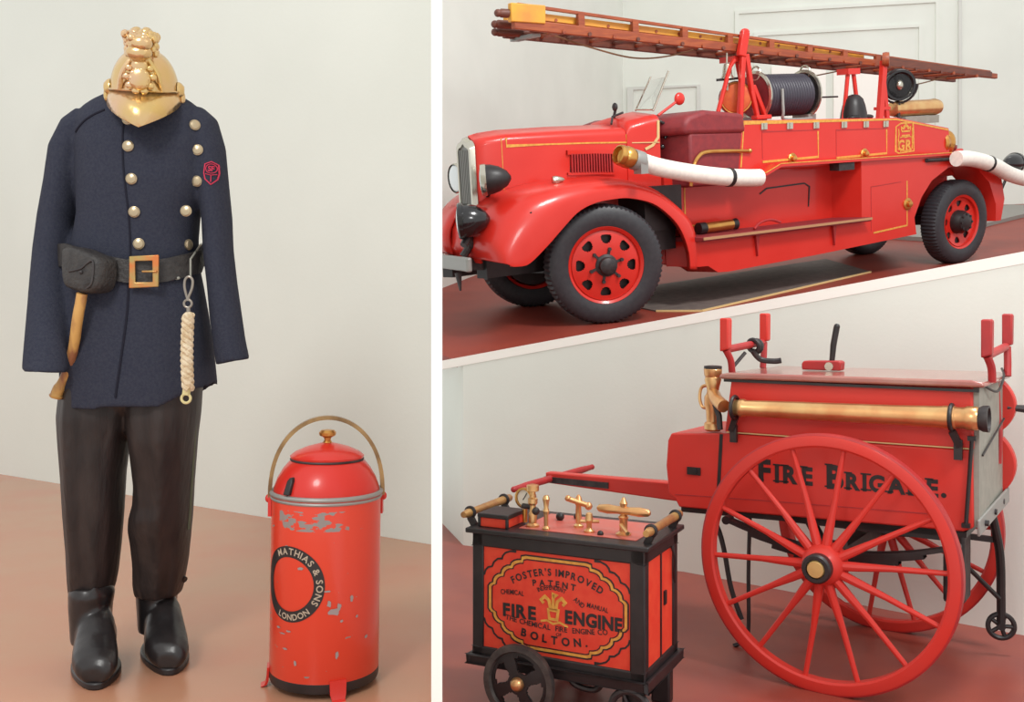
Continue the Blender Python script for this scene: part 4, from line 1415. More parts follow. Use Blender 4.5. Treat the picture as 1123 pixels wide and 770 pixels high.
m = MB(); m.lathe([(.002, .004), (.037, .004), (.037, .0)], gc, GA, 28)
B_('dial', m, M['dial'], ga)
u, w_, a = basis(GA)
m = MB(); m.bar(gc + a * .006 - (u * .5 + w_ * .8) * .012, gc + a * .006 + (u * .5 + w_ * .8) * .03, .004, .002, a)
B_('needle', m, M['black'], ga)
turned(.325, .09, [(.018, 0), (.018, .01), (.010, .02), (.010, .07), (.015, .085), (.010, .10), (.013, .125), (.017, .14), (.010, .155)], name='plunger')
v2 = turned(.435, .20, [(.022, 0), (.022, .012), (.012, .02), (.014, .06), (.012, .10), (.02, .115), (.012, .14), (.004, .15)])
m = MB(); m.cyl((.40, .16, ZT_ + .135), (.475, .22, ZT_ + .10), .012); m.sphere((.475, .22, ZT_ + .098), .018); m.sphere((.40, .16, ZT_ + .137), .014)
B_('tap_handle', m, M['copper'], v2)
v3 = turned(.515, .13, [(.024, 0), (.024, .01), (.012, .02), (.012, .045), (.018, .055), (.014, .085), (.004, .09)])
m = MB(); m.cyl((.48, .115, ZT_ + .05), (.555, .15, ZT_ + .05), .008)
B_('tap_handle', m, M['copper'], v3)
for p_, r_ in (((.30, .30, ZT_ + .02), .02), ((.36, .36, ZT_ + .016), .016), ((.58, .1, ZT_ + .008), .014)):
    m = MB(); m.sphere(p_, r_)
    B_('stopper', m, M['black'])
v4 = turned(.668, .15, [(.034, 0), (.034, .008), (.018, .018), (.018, .07), (.024, .08), (.012, .09), (.012, .12), (.018, .14), (.01, .155), (.006, .165)])
m = MB(); m.tube([V((.668, .15, ZT_ + .108)) + V((.92, -.05, 0)) * t for t in (-.135, -.125, -.08, -.03, 0, .03, .08, .125, .135)], [.008, .016, .021, .017, .02, .017, .021, .016, .008], 14)
B_('tee_handle', m, M['copper'], v4)
m = MB(); m.cyl((.668, .12, ZT_ + .05), (.72, .06, ZT_ + .03), .009)
B_('spout', m, M['copper'], v4)
# carrying handles at both ends
for x, lean in ((-.045, 0), (BL + .008, 0)):
    m = MB(); z = B1 + .062
    m.tube([(x, -.005, z), (x, .04, z), (x, .12, z), (x, .42, z), (x, .46, z), (x, .475, z)], [.014, .020, .017, .020, .018, .012], 14)
    h = B_('carrying_handle', m, mat('worn_brass_handle_%d' % (x > 0), (190, 150, 90), .4, .5, c2=(160, 110, 74), scale=12))
    for y in (.06, .40):
        m = MB(); m.torus((x, y, z), (0, 1, 0), .022, .009, 16, 6); m.bar((x, y, z - .02), (x + (.04 if x < 0 else -.03), y, B1 - .02), .03, .018, (0, 1, 0))
        B_('handle_bracket', m, M['black'], h)
# cast-iron wheel at the near side, its mate beyond, small castors at the right
def iron_wheel(x, y, z, r, nm='wheel'):
    c = V((x, y, z))
    mb = MB(); mb.lathe([(r, -.016), (r + .003, 0), (r, .016), (r - .026, .016), (r - .034, 0), (r - .026, -.016)], c, (0, 1, 0), 48, closed=True, cap=False)
    wo = B_(nm, mb, mat('worn_iron_rim_%d' % (y > .2), (92, 88, 84), .45, .4, c2=(64, 60, 60), scale=20))
    mb = MB(); disc_with_holes(mb, c, (0, -1, 0), .024, r - .024, .012, .048, .118, 4, .62, .012, ph=.45)
    B_('web', mb, M['black'], wo, ang=30)
    mb = MB(); mb.lathe([(.03, -.02), (.03, .025), (.02, .04), (.012, .045)], c, (0, -1, 0), 20)
    B_('hub', mb, M['copper'], wo)
iron_wheel(.275, -.085, .17, .165)
iron_wheel(.275, BD + .06, .17, .165)
m = MB(); m.cyl((.275, -.1, .17), (.275, BD + .08, .17), .014); m.bar((.275, .05, .17), (.275, .05, B0), .05, .03, (0, 1, 0)); m.bar((.275, BD - .05, .17), (.275, BD - .05, B0), .05, .03, (0, 1, 0))
m.tube(spline([(.46, .02, B0 - .01), (.5, .02, B0 - .05), (.58, .03, B0 - .06), (.62, .03, B0 - .02)], 5), .014)
B_('axle', m, M['black'])
for x, y in ((.755, .03), (.755, BD - .05)):
    m = MB(); m.bb((x - .045, y - .02, .12 if y < .1 else .0), (x + .045, y + .04, B0))
    cs = B_('castor_fork', m, M['black'], bevel=.01)
    if y > .1:
        continue
    m = MB(); m.torus((x, y - .035, .103), (0, 1, 0), .086, .016, 28, 8)
    for k in range(4):
        a = pi / 2 * k + .4
        m.cyl((x, y - .035, .103), (x + .085 * cos(a), y - .035, .103 + .085 * sin(a)), .009, n=6)
    B_('castor_wheel', m, M['iron'], cs)
    m = MB(); m.cyl((x, y - .06, .103), (x, y - .0, .103), .016)
    B_('castor_axle', m, M['chrome'], cs)
# ------------------------------------------------------------------ the uniform on its stand
YB = 2.62
BX = (145 - 561.5) / 1100 * YB
BO = V((BX, YB, LZ))
uni = thing('uniform_figure', 'headless standing navy fireman uniform with brass helmet, belt, dark trousers and boots', 'uniform', Matrix.Translation(BO))
def pt(px, py, dy=0.0):
    """a point of the figure, dy behind its middle plane, in the figure's own axes"""
    d = YB + dy
    return V(((px - 561.5) / 1100 * d - BX, dy, EYE - (py - 340) / 1100 * d - LZ))
def U_(name, mb, m, parent=uni, **k):
    return mb.build(name, m, parent, **k)
SC = 1100 / YB
def ring(py, xl, xr, b, n=40, p=2.4, dy=0.0, slope=0.0):
    """a rounded outline at image height py between two edges; b is the half depth; slope lowers the right edge"""
    a, c = pt(xl, py, dy), pt(xr, py, dy)
    mx, hw, z = (a.x + c.x) / 2, (c.x - a.x) / 2, a.z
    out = []
    for k in range(n):
        t = 2 * pi * k / n
        cx, sx = cos(t), sin(t)
        x = hw * math.copysign(abs(cx) ** (2 / p), cx)
        y = b * math.copysign(abs(sx) ** (2 / p), sx)
        out.append(V((mx + x, y + dy, z - slope * x / max(hw, 1e-6))))
    return out
torso = [(101, 128, 184, .05), (106, 116, 200, .07), (112, 104, 210, .082), (120, 93, 220, .096), (134, 87, 226, .112), (160, 87, 231, .124), (200, 88, 229, .128), (235, 89, 217, .123), (262, 84, 215, .119), (290, 75, 216, .118), (315, 74, 221, .124), (350, 73, 227, .130), (395, 71, 233, .136), (425, 71, 236, .138)]
m = MB()
rings = [ring(*t) for t in torso]
hem = []
for q in ring(438, 72, 233, .138):
    k = abs(q.x - pt(150, 0).x) / .19
    front = 1 if q.y < 0 else 0
    z = q.z - .010 + .055 * max(0, (q.x - pt(195, 0).x)) / .09 - (.006 if q.x < pt(132, 0).x else 0)
    hem.append(V((q.x, q.y, z)))
rings.append(hem)
rings.append([V((q.x + (pt(150, 0).x - q.x) * .12, q.y * .88, q.z + .004)) for q in hem])
rings.append([V((q.x + (pt(150, 0).x - q.x) * .16, q.y * .82, q.z + .10)) for q in hem])
m.loft(rings)
def sleeve(pts):
    """(px, py, half-width px, depth half, dy)"""
    rs = []
    n = len(pts)
    for i, (x, y, hw, b, dy) in enumerate(pts):
        c = pt(x, y, dy)
        x0, y0 = pts[max(i - 1, 0)][:2]
        x1, y1 = pts[min(i + 1, n - 1)][:2]
        d = V((x1 - x0, 0, -(y1 - y0))).normalized()
        s = V((d.z, 0, -d.x)) * -1
        r = []
        for k in range(24):
            t = 2 * pi * k / 24
            r.append(c + s * cos(t) * hw / SC + V((0, 1, 0)) * sin(t) * b)
        rs.append(r)
    return rs
L = [(97, 126, 13, .045, 0), (87, 140, 19, .060, 0), (76, 165, 20.5, .066, 0), (69.5, 200, 18.5, .066, -.005), (62, 240, 18.5, .063, -.01), (58, 275, 19.5, .060, -.025), (56, 310, 21, .057, -.05), (53.5, 345, 21.5, .052, -.09), (51, 380, 22, .05, -.125), (49.5, 408, 22.5, .05, -.15), (49.5, 406, 17, .040, -.15), (51, 380, 16, .04, -.125)]
Rr = [(212, 124, 12, .045, 0), (221, 138, 18, .060, 0), (229, 165, 17.5, .066, 0), (233, 200, 16.5, .066, -.005), (238, 240, 15.5, .062, -.01), (239.5, 275, 15.5, .058, -.02), (243.5, 310, 15.5, .055, -.03), (247.5, 345, 16.5, .053, -.04), (251.5, 375, 16.8, .052, -.05), (255.5, 397, 17.5, .052, -.055), (255, 395, 13, .042, -.055), (252, 370, 12, .04, -.05)]
m.loft(sleeve(L)); m.loft(sleeve(Rr))
tun = U_('tunic', m, M['tunic'], remesh=.006, smooth=5, ang=180)
bpy.context.view_layer.update()
def bvh_of(o):
    dg = bpy.context.evaluated_depsgraph_get()
    dg.update()
    ev = o.evaluated_get(dg)
    me = ev.to_mesh()
    t = BVHTree.FromPolygons([v.co.copy() for v in me.vertices], [tuple(p.vertices) for p in me.polygons])
    ev.to_mesh_clear()
    return t
TB = bvh_of(tun)
def on(px, py, lift=0.0, tree=None):
    """the front of the cloth at a place on the figure"""
    q = pt(px, py, -.13)
    h = (tree or TB).ray_cast(V((q.x, -1.0, q.z)), V((0, 1, 0)), 2.0)
    if h[0] is None:
        return V((q.x, -.12, q.z)), V((0, -1, 0))
    n = h[1] if h[1].y < 0 else -h[1]
    return h[0] + n * lift, n
# front edge, shoulder seams, cuffs
def seam(pts, r, name='seam', mt='tunic_edge', n=6, lift=.001):
    mb = MB()
    P = []
    for a in spline([(x, y, 0) for x, y in pts], n):
        P.append(on(a.x, a.y, lift)[0])
    mb.tube(P, r, 6)
    return U_(name, mb, M[mt], tun)
seam([(133, 128), (134, 170), (137, 205), (140, 240), (141, 280)], .0026)
seam([(140, 312), (139, 345), (134, 390), (128, 436)], .0030)
seam([(72, 140), (88, 128), (110, 118)], .003)
# buttons in two rows
for px, py in ((138, 130), (140, 160), (144, 196), (146, 232), (150, 267), (204, 132), (208, 160), (207, 195), (203, 231), (194, 266)):
    p, n = on(px, py)
    m = MB(); m.lathe([(.013, -.002), (.0142, .003), (.011, .0075), (.005, .0095), (.001, .0098)], p, n, 20); m.torus(p + n * .004, n, .0125, .0016, 20, 6)
    U_('button', m, M['button'], tun)
# red embroidered badge: a pointed shield with letters in a ring
m = MB()
def badge_f(p, q, h):
    return on(p, -q, .002 + h)[0]
m.strip([(222, -173), (216.5, -176), (215.5, -186), (217, -193), (222.5, -199), (228, -193), (229, -186), (228, -176)], 1.1, badge_f, .001, closed=True)
m.strip([(222.3 + 5 * cos(t), -181 + 5.3 * sin(t)) for t in [2 * pi * k / 16 for k in range(16)]], .8, badge_f, .001, closed=True)
m.strip([(217, -187), (222, -188.5), (227.5, -187)], .8, badge_f, .001); m.strip([(222.4, -189), (222.4, -196)], .8, badge_f, .001)
letters(m, 'SF', 8.5, line_at(222.3, -184), badge_f, gap=.02, bold=.03, wide=.75, t=.001)
U_('badge', m, M['badge'], tun)
# belt with its buckle and pouch
BELT = [(70, 279), (80, 282), (110, 291), (135, 297), (158, 298.5), (178, 296), (198, 289), (210, 279), (222, 268)]
def belt_z(x, front):
    p = 561.5 + (x + BX) * 1100 / (YB - .12)
    if not front:
        return 276
    for (a, za), (b, zb) in zip(BELT, BELT[1:]):
        if p <= b:
            return za + (zb - za) * max(0, min(1, (p - a) / (b - a)))
    return BELT[-1][1]
def belt():
    mb = MB()
    base = ring(290, 73, 220, .124, n=64)
    rows = []
    c = V(((base[0].x + base[32].x) / 2, 0, 0))
    rs = []
    for o, w0 in ((0.0, -1), (.007, -1), (.007, 1), (0.0, 1)):
        r = []
        for q in base:
            d = V((q.x - c.x, q.y, 0)).normalized()
            zz = pt(150, belt_z(q.x, q.y < 0), -.12).z
            r.append(V((q.x, q.y, zz + w0 * .029)) + d * (o + .003))
        rs.append(r)
    mb.loft(rs, cap=False, closed=True)
    return mb
bt = U_('belt', belt(), M['belt'], ang=50)
BB = bvh_of(bt)
m = MB()
p, n = on(158.5, 298, .010, BB)
n = V((0, -1, 0))
bw, bh = .029, .033
m.strip([(-bw, bh), (bw, bh), (bw, -bh), (-bw, -bh)], .014, lambda a, b, h: p + V((a, -h, b + a * .04)), .007, closed=True)
m.bar(p + V((-.004, -.006, .0)), p + V((.034, -.009, 0)), .008, .005)
U_('buckle', m, M['buckle'], bt, bevel=.002)
m = MB()
PC = on(101, 297, .012, BB)[0]
PU = V((.90, -.42, -.10)).normalized()
PN = V((-.42, -.90, 0)).normalized()
PV = V((0, 0, 1))
def pouch():
    mb = MB()
    out = [(-.062, .050), (-.03, .056), (.03, .044), (.060, .034), (.066, .012), (.062, -.024), (.048, -.046), (.018, -.056), (-.035, -.050), (-.058, -.040), (-.066, -.01), (-.066, .03)]
    out = [(p.x, p.y) for p in spline([(a, b, 0) for a, b in out], 4, closed=True)]
    rs = []
    for o, k in ((-.03, .96), (.010, 1.0), (.026, .96), (.032, .86), (.034, .5)):
        rs.append([PC + PU * a * k + PV * b * k + PN * o for a, b in out])
    mb.loft(rs)
    return mb
po = U_('pouch', pouch(), M['belt'], bt, ang=45, bevel=.004)
pq = lambda a, b: PC + PU * a + PV * b + PN * .035
m = MB(); m.tube(spline([pq(-.03, -.006), pq(.01, .004), pq(.03, .018), pq(.05, .026), pq(.052, .0), pq(.045, -.03), pq(.03, -.042)], 5), .0024); m.sphere(pq(.012, -.004), .005)
U_('pouch_stitching', m, M['iron'], po)
m = MB(); m.tube([on(217, 266, .012)[0], on(210, 273, .018)[0], on(207.5, 284, .022)[0], on(207.5, 303, .022)[0]], .0025); m.sphere(on(186, 305, .008)[0], .008, (1, .5, .6))
U_('hook_cord', m, M['grey'], bt)

# trousers
m = MB()
leg_l = [(408, 80, 150, .105), (430, 70, 149, .112), (455, 67, 147, .112), (480, 68, 140, .104), (520, 71, 135, .098), (560, 73, 133, .092), (600, 76, 130, .084), (630, 77, 127, .076), (645, 78, 124, .070), (652, 79, 121, .064)]
leg_r = [(408, 140, 222, .105), (430, 141, 219, .112), (455, 143, 217, .112), (480, 145, 214, .104), (505, 148, 212, .100), (530, 151, 210, .096), (550, 150, 209, .096), (565, 146, 208, .100), (578, 145, 207, .096), (592, 147, 206, .088), (615, 149, 204, .080), (640, 149, 200, .072), (652, 151, 197, .064)]
def fold(rs, amp, seed):
    rnd = random.Random(seed)
    ph = [rnd.uniform(0, 6.28) for _ in range(4)]
    for i, r in enumerate(rs):
        for k, q in enumerate(r):
            t = 2 * pi * k / len(r)
            q.y += amp * (sin(5 * t + ph[0] + i * .15) + .7 * sin(9 * t + ph[1] - i * .1))
    return rs
m.loft(fold([ring(*t, n=64, p=2.2, dy=.03 * max(0, t[0] - 480) / 170) for t in leg_l], .005, 3)); m.loft(fold([ring(*t, n=64, p=2.2, dy=.09 * max(0, t[0] - 480) / 170) for t in leg_r], .005, 5))
m.loft([ring(380, 84, 222, .10, n=64), ring(425, 76, 219, .105, n=64), ring(446, 80, 214, .08, n=64), ring(456, 120, 165, .03, n=64)])

tr = U_('trousers', m, M['trouser'], remesh=.0075, smooth=4, ang=180)
m = MB(); m.tube([pt(214.5, 436, .0), pt(213, 470, .0), pt(211, 505, .015), pt(208.5, 545, .035), pt(206.5, 580, .05)], .006)
U_('side_piping', m, M['piping'], tr)

# boots
def boot(ax, top, hw, toe_px, toe_py, heel_dy, turn):
    """ankle column at ax from top down, foot pointing to the viewer"""
    mb = MB()
    toe_d = (EYE - LZ) * 1100 / (toe_py - 340)
    ty = toe_d - YB
    hy = ty + .275
    ay = hy - .085
    an = pt(ax, top, ay)
    tx = (toe_px - 561.5) / 1100 * toe_d - BX
    hx = an.x
    def cross(y, x, w, z0, z1, p=2.3):
        r = []
        for k in range(28):
            t = 2 * pi * k / 28
            c_, s_ = cos(t), sin(t)
            r.append(V((x + w * math.copysign(abs(c_) ** (2 / p), c_), y, (z0 + z1) / 2 + (z1 - z0) / 2 * math.copysign(abs(s_) ** (2 / p), s_))))
        return r
    rows = []
    for k, w, h in ((0, .034, .055), (.05, .042, .085), (.2, .047, .125), (.38, .050, .150), (.55, .053, .130), (.7, .058, .100), (.85, .058, .080), (.95, .047, .064), (1.0, .028, .044)):
        y = hy + (ty - hy) * k
        x = hx + (tx - hx) * min(1, max(0, (k - .15) / .85))
        rows.append(cross(y, x, w, .012, .012 + h))
    mb.loft(rows)
    ay = hy - .085
    col = []
    for z, w, b, dx in ((.06, .047, .064, 0), (.11, .050, .064, 0), (.15, .053, .066, 0), (.185, .056, .068, .003), (.205, .050, .060, 0), (.225, .051, .060, 0), (an.z - .02, .046, .056, 0), (an.z + .03, .040, .05, 0)):
        r = []
        for k in range(28):
            t = 2 * pi * k / 28
            r.append(V((hx + dx + w * cos(t), ay + b * sin(t), z)))
        col.append(r)
    mb.loft(col)
    b = U_('boot', mb, M['boot'], remesh=.006, smooth=4, ang=180)
    ms = MB()
    out = []
    for k in range(36):
        t = 2 * pi * k / 36
        yy = (hy + ty) / 2 + (hy - ty + .012) / 2 * sin(t)
        f = (hy - yy) / (hy - ty)
        f = min(1, max(0, f))
        w = .042 + .020 * sin(pi * min(1, f * 1.0)) + .006 * f
        x = hx + (tx - hx) * min(1, max(0, (f - .15) / .85))
        out.append((x + w * math.copysign(abs(cos(t)) ** .8, cos(t)), yy))
    ms.prism(out, lambda a, c, t: (a, c, t), 0.0, .018)
    U_('sole', ms, M['black'], b, bevel=.004)
    return b
boot(99.5, 655, .054, 103, 757, 0, 0)
br = boot(172, 650, .055, 184, 741, 0, 0)
m = MB(); m.cyl(pt(194, 630, .10), pt(203, 636, .085), .0085, n=12)
U_('boot_loop', m, M['black'], br)

# helmet: dome, peak, comb, badge plate and side rosettes
HT = Matrix.Translation(pt(159, 101, -.07)) @ Matrix.Rotation(radians(14), 4, 'Z') @ Matrix.Rotation(radians(12), 4, 'X') @ Matrix.Scale(.92, 4, (0, 0, 1))
def hm(mb):
    mb.v = [tuple(HT @ V(v)) for v in mb.v]
    return mb
m = MB()
rs = []
for i in range(15):
    t = i / 14 * pi / 2
    r = []
    for k in range(40):
        a = 2 * pi * k / 40
        r.append(V((.083 * cos(a) * cos(t) ** .86, .102 * sin(a) * cos(t) ** .86, .118 * sin(t))))
    rs.append(r)
m.loft(rs, cap=False)
hb = U_('helmet', hm(m), M['helmet'], ang=70)
# peak sweeping down to a point in front, neck guard behind
m = MB()
rows = []
for k in range(49):
    a = 2 * pi * k / 48
    f = max(0, -sin(a))
    b = max(0, sin(a))
    x, y = .083 * cos(a), .102 * sin(a)
    ext = .012 + .030 * f + .035 * b ** 2
    gth = max(0, 1 - abs((a - 1.5 * pi + pi) % (2 * pi) - pi) / (pi / 2))
    dz = -.020 - .070 * gth ** 1.05 - .03 * b ** 1.5
    ext += .014 * gth ** 3
    rows.append([V((x, y, .004)), V((x * (1 + .3 * ext / .1), y * (1 + .5 * ext / .1), dz * .45)), V((x * (1 + .42 * ext / .1), y * (1 + 1.0 * ext / .1), dz))])
m.sheet(rows)
U_('peak', hm(m), M['helmet'], hb, solid=.003, ang=60)
m = MB()
comb = [(-.108, .075), (-.112, .105), (-.106, .135), (-.088, .156), (-.055, .166), (-.015, .164), (.03, .15), (.07, .125), (.092, .09), (.10, .06), (.085, .06), (.05, .10), (0, .118), (-.05, .105), (-.09, .075)]
m.prism(comb, lambda p, q, t: (t * 1.0, p, q), -.026, .026)
for k in range(26):
    a = k / 25
    c = spline([(0, y, z) for y, z in comb[1:10]], 6)[int(a * 47)]
    m.sphere((.017 * (-1) ** k * .7, c.y * .93, c.z * .955), .013, (1, 1, 1), 8, 6)
U_('comb', hm(m), M['helmet'], hb, bevel=.007, seg=2)
m = MB()
m.sphere((0, -.112, .035), .026, (1, .45, 1.2)); m.sphere((0, -.110, .068), .020, (1, .5, 1)); m.sphere((0, -.116, .102), .031, (1, .8, .7)); m.sphere((.006, -.124, .126), .027, (1, .8, .8))
for k in range(22):
    a = k * 2.4
    m.sphere((-.026 - .004 * (k % 3), -.10 + .009 * (k % 11), .10 + .05 * abs(sin(a))), .0085, (1, 1, 1.3), 8, 6); m.sphere((.026 + .004 * (k % 3), -.10 + .009 * (k % 11), .10 + .05 * abs(sin(a + 1))), .0085, (1, 1, 1.3), 8, 6); m.sphere((-.014, -.13, .138), .011); m.sphere((.014, -.13, .138), .011)
for k in range(10):
    a = 2 * pi * k / 10
    m.sphere((.03 * cos(a), -.108, .04 + .038 * sin(a)), .010, (1, .6, 1), 8, 6)
    m.sphere((.018 * cos(a), -.116, .036 + .022 * sin(a)), .007, (1, .6, 1), 8, 6)
m.tube(spline([(-.05, -.085, .005), (-.04, -.103, .05), (-.02, -.104, .085)], 5), .006); m.tube(spline([(.05, -.085, .005), (.04, -.103, .05), (.02, -.104, .085)], 5), .006)
U_('badge_plate', hm(m), M['helmet'], hb)
for s in (-1, 1):
    m = MB(); m.lathe([(.002, .012), (.012, .012), (.02, .006), (.024, 0), (.024, -.004)], (s * .084, -.008, .008), (s, 0, 0), 20); m.sphere((s * .09, -.005, -.012), .014, (.6, 1, 1.6))
    U_('rosette', hm(m), M['helmet'], hb)
m = MB(); m.tube([V((.086 * cos(a), .105 * sin(a), .004)) for a in [2 * pi * k / 48 for k in range(48)]], .0035, 6, closed=True)
U_('helmet_band', hm(m), M['helmet'], hb)

# axe handle hanging from the pouch
o0 = BO + pt(84, 318, -.135)
ax = thing('fire_axe', 'wooden axe handle hanging from the black belt pouch beside the left sleeve', 'axe', Matrix.Translation(o0))
def rel(px, py, dy):
    return BO + pt(px, py, dy) - o0
m = MB()
P = [rel(90, 322, -.162), rel(88, 334, -.158), rel(85, 350, -.152), rel(80.5, 382, -.128), rel(73, 410, -.10), rel(64, 428, -.095), rel(61, 437, -.095)]
m.tube(spline(P, 5), [.0130] * 14 + [.0125] * 10 + [.015] * 4 + [.0175, .016, .012][:3], 14)
m.build('handle', M['axe_wood'], ax)
# rope hank on a snap hook
o1 = BO + pt(207, 306, -.17)
hk = thing('rope_hank', 'pale hank of plaited rope hanging from the belt by a steel snap hook', 'rope', Matrix.Translation(o1))
def rel1(px, py, dy=-.165):
    return BO + pt(px, py, dy) - o1
m = MB()
for k in range(3):
    P = []
    for i in range(40):
        t = i / 39
        c = rel1(206.5 - 1.5 * sin(t * 3) , 345 + 82 * t)
        a = t * 26 + 2 * pi * k / 3
        P.append(c + V((.0088 * cos(a), .0075 * sin(a), 0)))
    m.tube(P, .0075, 8)
m.sphere(rel1(207, 346), .012, (1, .8, .8)); 
m.build('rope', M['rope'], hk)
m = MB(); m.torus(rel1(204, 437), (0, 1, 0), .011, .0035, 20, 8); m.tube([rel1(205, 425), rel1(204, 433)], .010)
m.build('end_ring', mat('cream_cord', (206, 192, 140), .8), hk)
m = MB(); m.tube(spline([rel1(206, 329), rel1(202.5, 316), rel1(203, 307), rel1(207, 303.5), rel1(211, 307), rel1(210.5, 316), rel1(206.5, 326)], 6), .0032, 8); m.torus(rel1(206, 333), (0, 1, 0), .0095, .003, 20, 8); m.cyl(rel1(206, 326), rel1(206, 330), .005); m.cyl(rel1(206.5, 337), rel1(206.5, 347), .005)
m.build('snap_hook', M['steel'], hk)

# ------------------------------------------------------------------ extinguisher canister
ED = 2.50
EX, EZ0 = (355.5 - 561.5) / 1100 * ED, LZ
can = thing('extinguisher_canister', 'chipped red cylindrical fire extinguisher canister with brass hoop handle on the floor', 'fire extinguisher', Matrix.Translation((EX, ED, EZ0)) @ Matrix.Rotation(radians(.8), 4, 'Y'))
def X_(name, mb, m, parent=can, **k):
    return mb.build(name, m, parent, **k)
k_ = ED / 1100
zt = EYE - (538 - 340) * k_ - LZ
zb = EYE - (731 - 340) * k_ - LZ
RB = 59 * k_
chip = chipped('chipped_red_enamel', (216, 66, 44), (140, 132, 128), zt - .075, zt - .028)
m = MB(); m.lathe([(RB * .97, zb - .004), (RB * 1.0, zb + .004), (RB, zt - .02), (RB * 1.005, zt)], (0, 0, 0), (0, 0, 1), 64)
X_('body', m, chip, ang=30)
m = MB(); m.lathe([(RB * .985, zb - .020), (RB * 1.0, zb - .014), (RB * 1.0, zb + .003), (RB * .98, zb + .006)], (0, 0, 0), (0, 0, 1), 64)
X_('base_ring', m, M['black'])
m = MB(); m.torus((0, 0, zt), (0, 0, 1), RB * 1.0, .0058, 64, 8); m.torus((0, 0, zt - .011), (0, 0, 1), RB * 1.0, .004, 64, 6)
X_('rim', m, M['grey_metal'])
h1 = zt + 37 * k_
m = MB(); m.lathe([(RB * .975, zt - .002), (RB * .96, zt + .012), (RB * .90, zt + .035), (RB * .80, zt + .058), (RB * .70, zt + .074), (RB * .64, zt + .080)], (0, 0, 0), (0, 0, 1), 64)
sh = X_('shoulder', m, M['red'], ang=60)
m = MB(); m.torus((0, 0, zt + .080), (0, 0, 1), RB * .655, .0035, 64, 8)
X_('shoulder_rim', m, M['iron'], sh)
m = MB(); m.lathe([(RB * .66, zt + .081), (RB * .68, zt + .088), (RB * .60, zt + .097), (RB * .40, zt + .109), (RB * .16, zt + .118), (.012, zt + .120)], (0, 0, 0), (0, 0, 1), 64)
lid = X_('lid', m, M['red'], ang=60)
m = MB(); m.lathe([(.014, zt + .117), (.008, zt + .126), (.009, zt + .132), (.020, zt + .138), (.0215, zt + .145), (.016, zt + .151), (.005, zt + .153)], (0, 0, 0), (0, 0, 1), 24)
X_('lid_knob', m, M['brass'], lid)
# spout slot on the shoulder
a0 = radians(-90 - 33)
def shp(a, z, o=0.0):
    r = RB * (.97 - .25 * ((z - zt) / .07) ** 1.6) + o
    return V((r * cos(a), r * sin(a), z))
m = MB(); m.loft([[shp(a0 + d, z, o) for d, z in ((-.075, zt + .008), (-.075, zt + .040), (-.04, zt + .048), (.02, zt + .048), (.06, zt + .038), (.06, zt + .008))] for o in (-.01, .012)])
X_('spout', m, M['black'], sh, bevel=.003)
# hoop handle
m = MB()
rows = []
hr = RB * 1.03
for k in range(41):
    t = pi * k / 40
    x = -hr * cos(t) 
    z = zt - .012 + (80 * k_ + .012) * sin(t) ** .85
    rows.append((x, z))
ca_, sa_ = cos(radians(12)), sin(radians(12))
for (x0, z0), (x1, z1) in zip(rows, rows[1:]):
    pass
rr_ = []
for i, (x, z) in enumerate(rows):
    x0, z0 = rows[max(i - 1, 0)]; x1, z1 = rows[min(i + 1, 40)]
    d = V((x1 - x0, 0, z1 - z0)).normalized()
    nrm = V((-d.z, 0, d.x))
    w = V((0, 1, 0))
    q = []
    for a, b in ((-1, -1), (1, -1), (1, 1), (-1, 1)):
        v = V((x, 0, z)) + w * a * .010 + nrm * b * .0048
        q.append((v.x * ca_ - v.y * sa_, v.x * sa_ + v.y * ca_, v.z))
    rr_.append(q)
m.loft(rr_)
hd = X_('hoop_handle', m, mat('tarnished_brass_hoop', (176, 142, 96), .35, .8, c2=(120, 92, 66), scale=14), ang=30)
m = MB()
for s in (-1, 1):
    c = V((s * hr * ca_, s * hr * sa_, zt - .016))
    m.sphere(c + V((s * .004, 0, 0)), .010, (.7, 1, 1)); m.box(c + V((-s * .002, 0, -.018)), (.008, .02, .05))
X_('handle_lug', m, M['red'], hd)
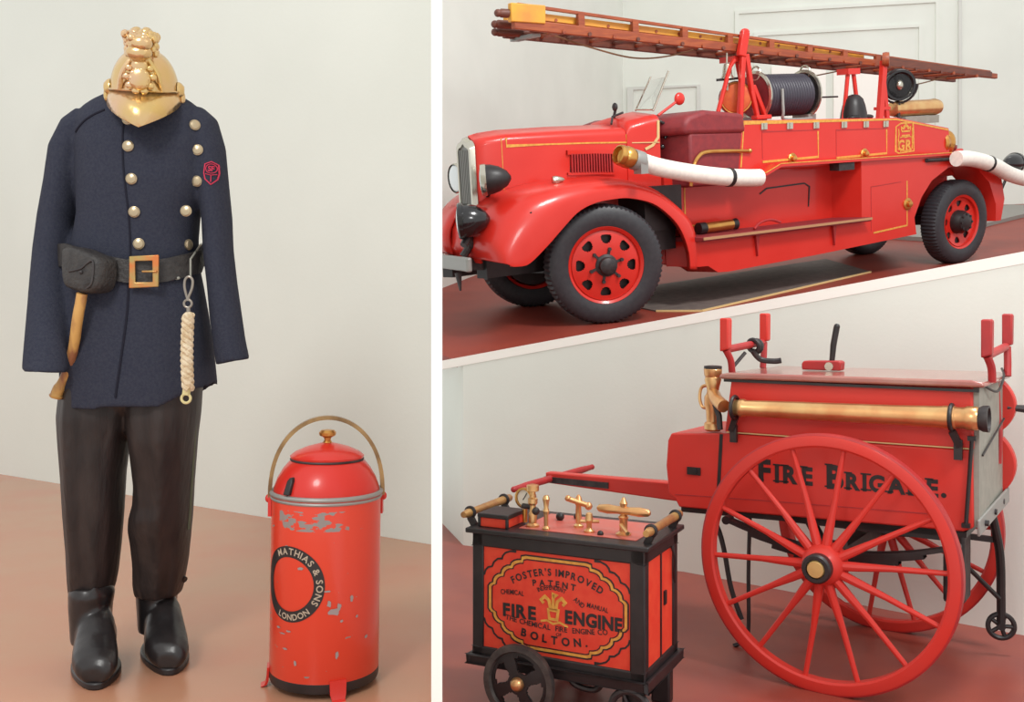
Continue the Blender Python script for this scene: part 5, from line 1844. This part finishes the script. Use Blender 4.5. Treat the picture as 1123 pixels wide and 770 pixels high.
# black ring transfer with its maker's lettering, wrapped on the body
rc_z = EYE - (627 - 340) * k_ - LZ
tc_ = radians(-90) - .50
def wrap(p, q, h):
    a = tc_ + p / RB
    r = RB * 1.0 + .0005 + h
    return (r * cos(a), r * sin(a), rc_z + q)
m = MB()
n = 72
ro, ri = .090, .064
rows = []
for k in range(n + 1):
    t = 2 * pi * k / n
    rows.append([V(wrap(r * cos(t), r * sin(t), .0006)) for r in (ri, ri + .4 * (ro - ri), ri + .7 * (ro - ri), ro)])
m.sheet(rows)
bd_ = X_('maker_band', m, M['black'])
m = MB()
letters(m, 'MATHIAS & SONS', .022, arc_at(0, 0, .0705, radians(42)), wrap, gap=.10, bold=.02, t=.0014)
letters(m, 'LONDON', .020, arc_at(0, 0, -.0845, radians(-80)), wrap, gap=.16, bold=.02, t=.0014)
X_('lettering', m, mat('worn_silver_letters', (176, 160, 140), .6), bd_)
# bare patches where the enamel has flaked
tin = mat('bare_tin', (156, 144, 142), .5, .2)
def patch(m, p0, q0, w, h, seed):
    rnd = random.Random(seed)
    n = 12
    c = V(wrap(p0, q0, .0008))
    ringp = []
    for k in range(n):
        t = 2 * pi * k / n
        f = rnd.uniform(.6, 1.1)
        ringp.append(V(wrap(p0 + w * f * cos(t), q0 + h * f * sin(t), .0008)))
    b = len(m.v)
    m.v += [tuple(c)] + [tuple(v) for v in ringp]
    m.f += [(b, b + 1 + k, b + 1 + (k + 1) % n) for k in range(n)]
for i, (p, q, w, h) in enumerate(((.112, -.062, .016, .010), (.124, -.050, .005, .010), (.10, -.042, .006, .009), (.097, -.012, .009, .003), (.155, -.035, .005, .008), (.13, -.085, .004, .004), (.00, -.112, .010, .003), (-.02, -.12, .012, .002), (-.01, -.155, .009, .003), (.02, -.185, .004, .008), (.12, -.165, .005, .010), (.20, -.135, .006, .005), (.03, .040, .010, .004), (.17, -.08, .004, .004), (-.035, -.108, .008, .003))):
    m = MB()
    patch(m, p, q, w, h, i + 1)
    X_('bare_patch', m, tin)
# feet
for a in (-66, -168, -290):
    t = radians(a)
    d, n_ = V((cos(t), sin(t), 0)), V((-sin(t), cos(t), 0))
    m = MB()
    m.loft([[d * (RB * f + o) + n_ * w * s + V((0, 0, z)) for o, s in ((0, -1), (.006, -1), (.006, 1), (0, 1))] for f, z, w in ((.99, zb + .012, .020), (1.0, zb - .02, .019), (1.03, .004, .016), (1.10, 0, .016))])
    X_('foot', m, M['red'], ang=30)
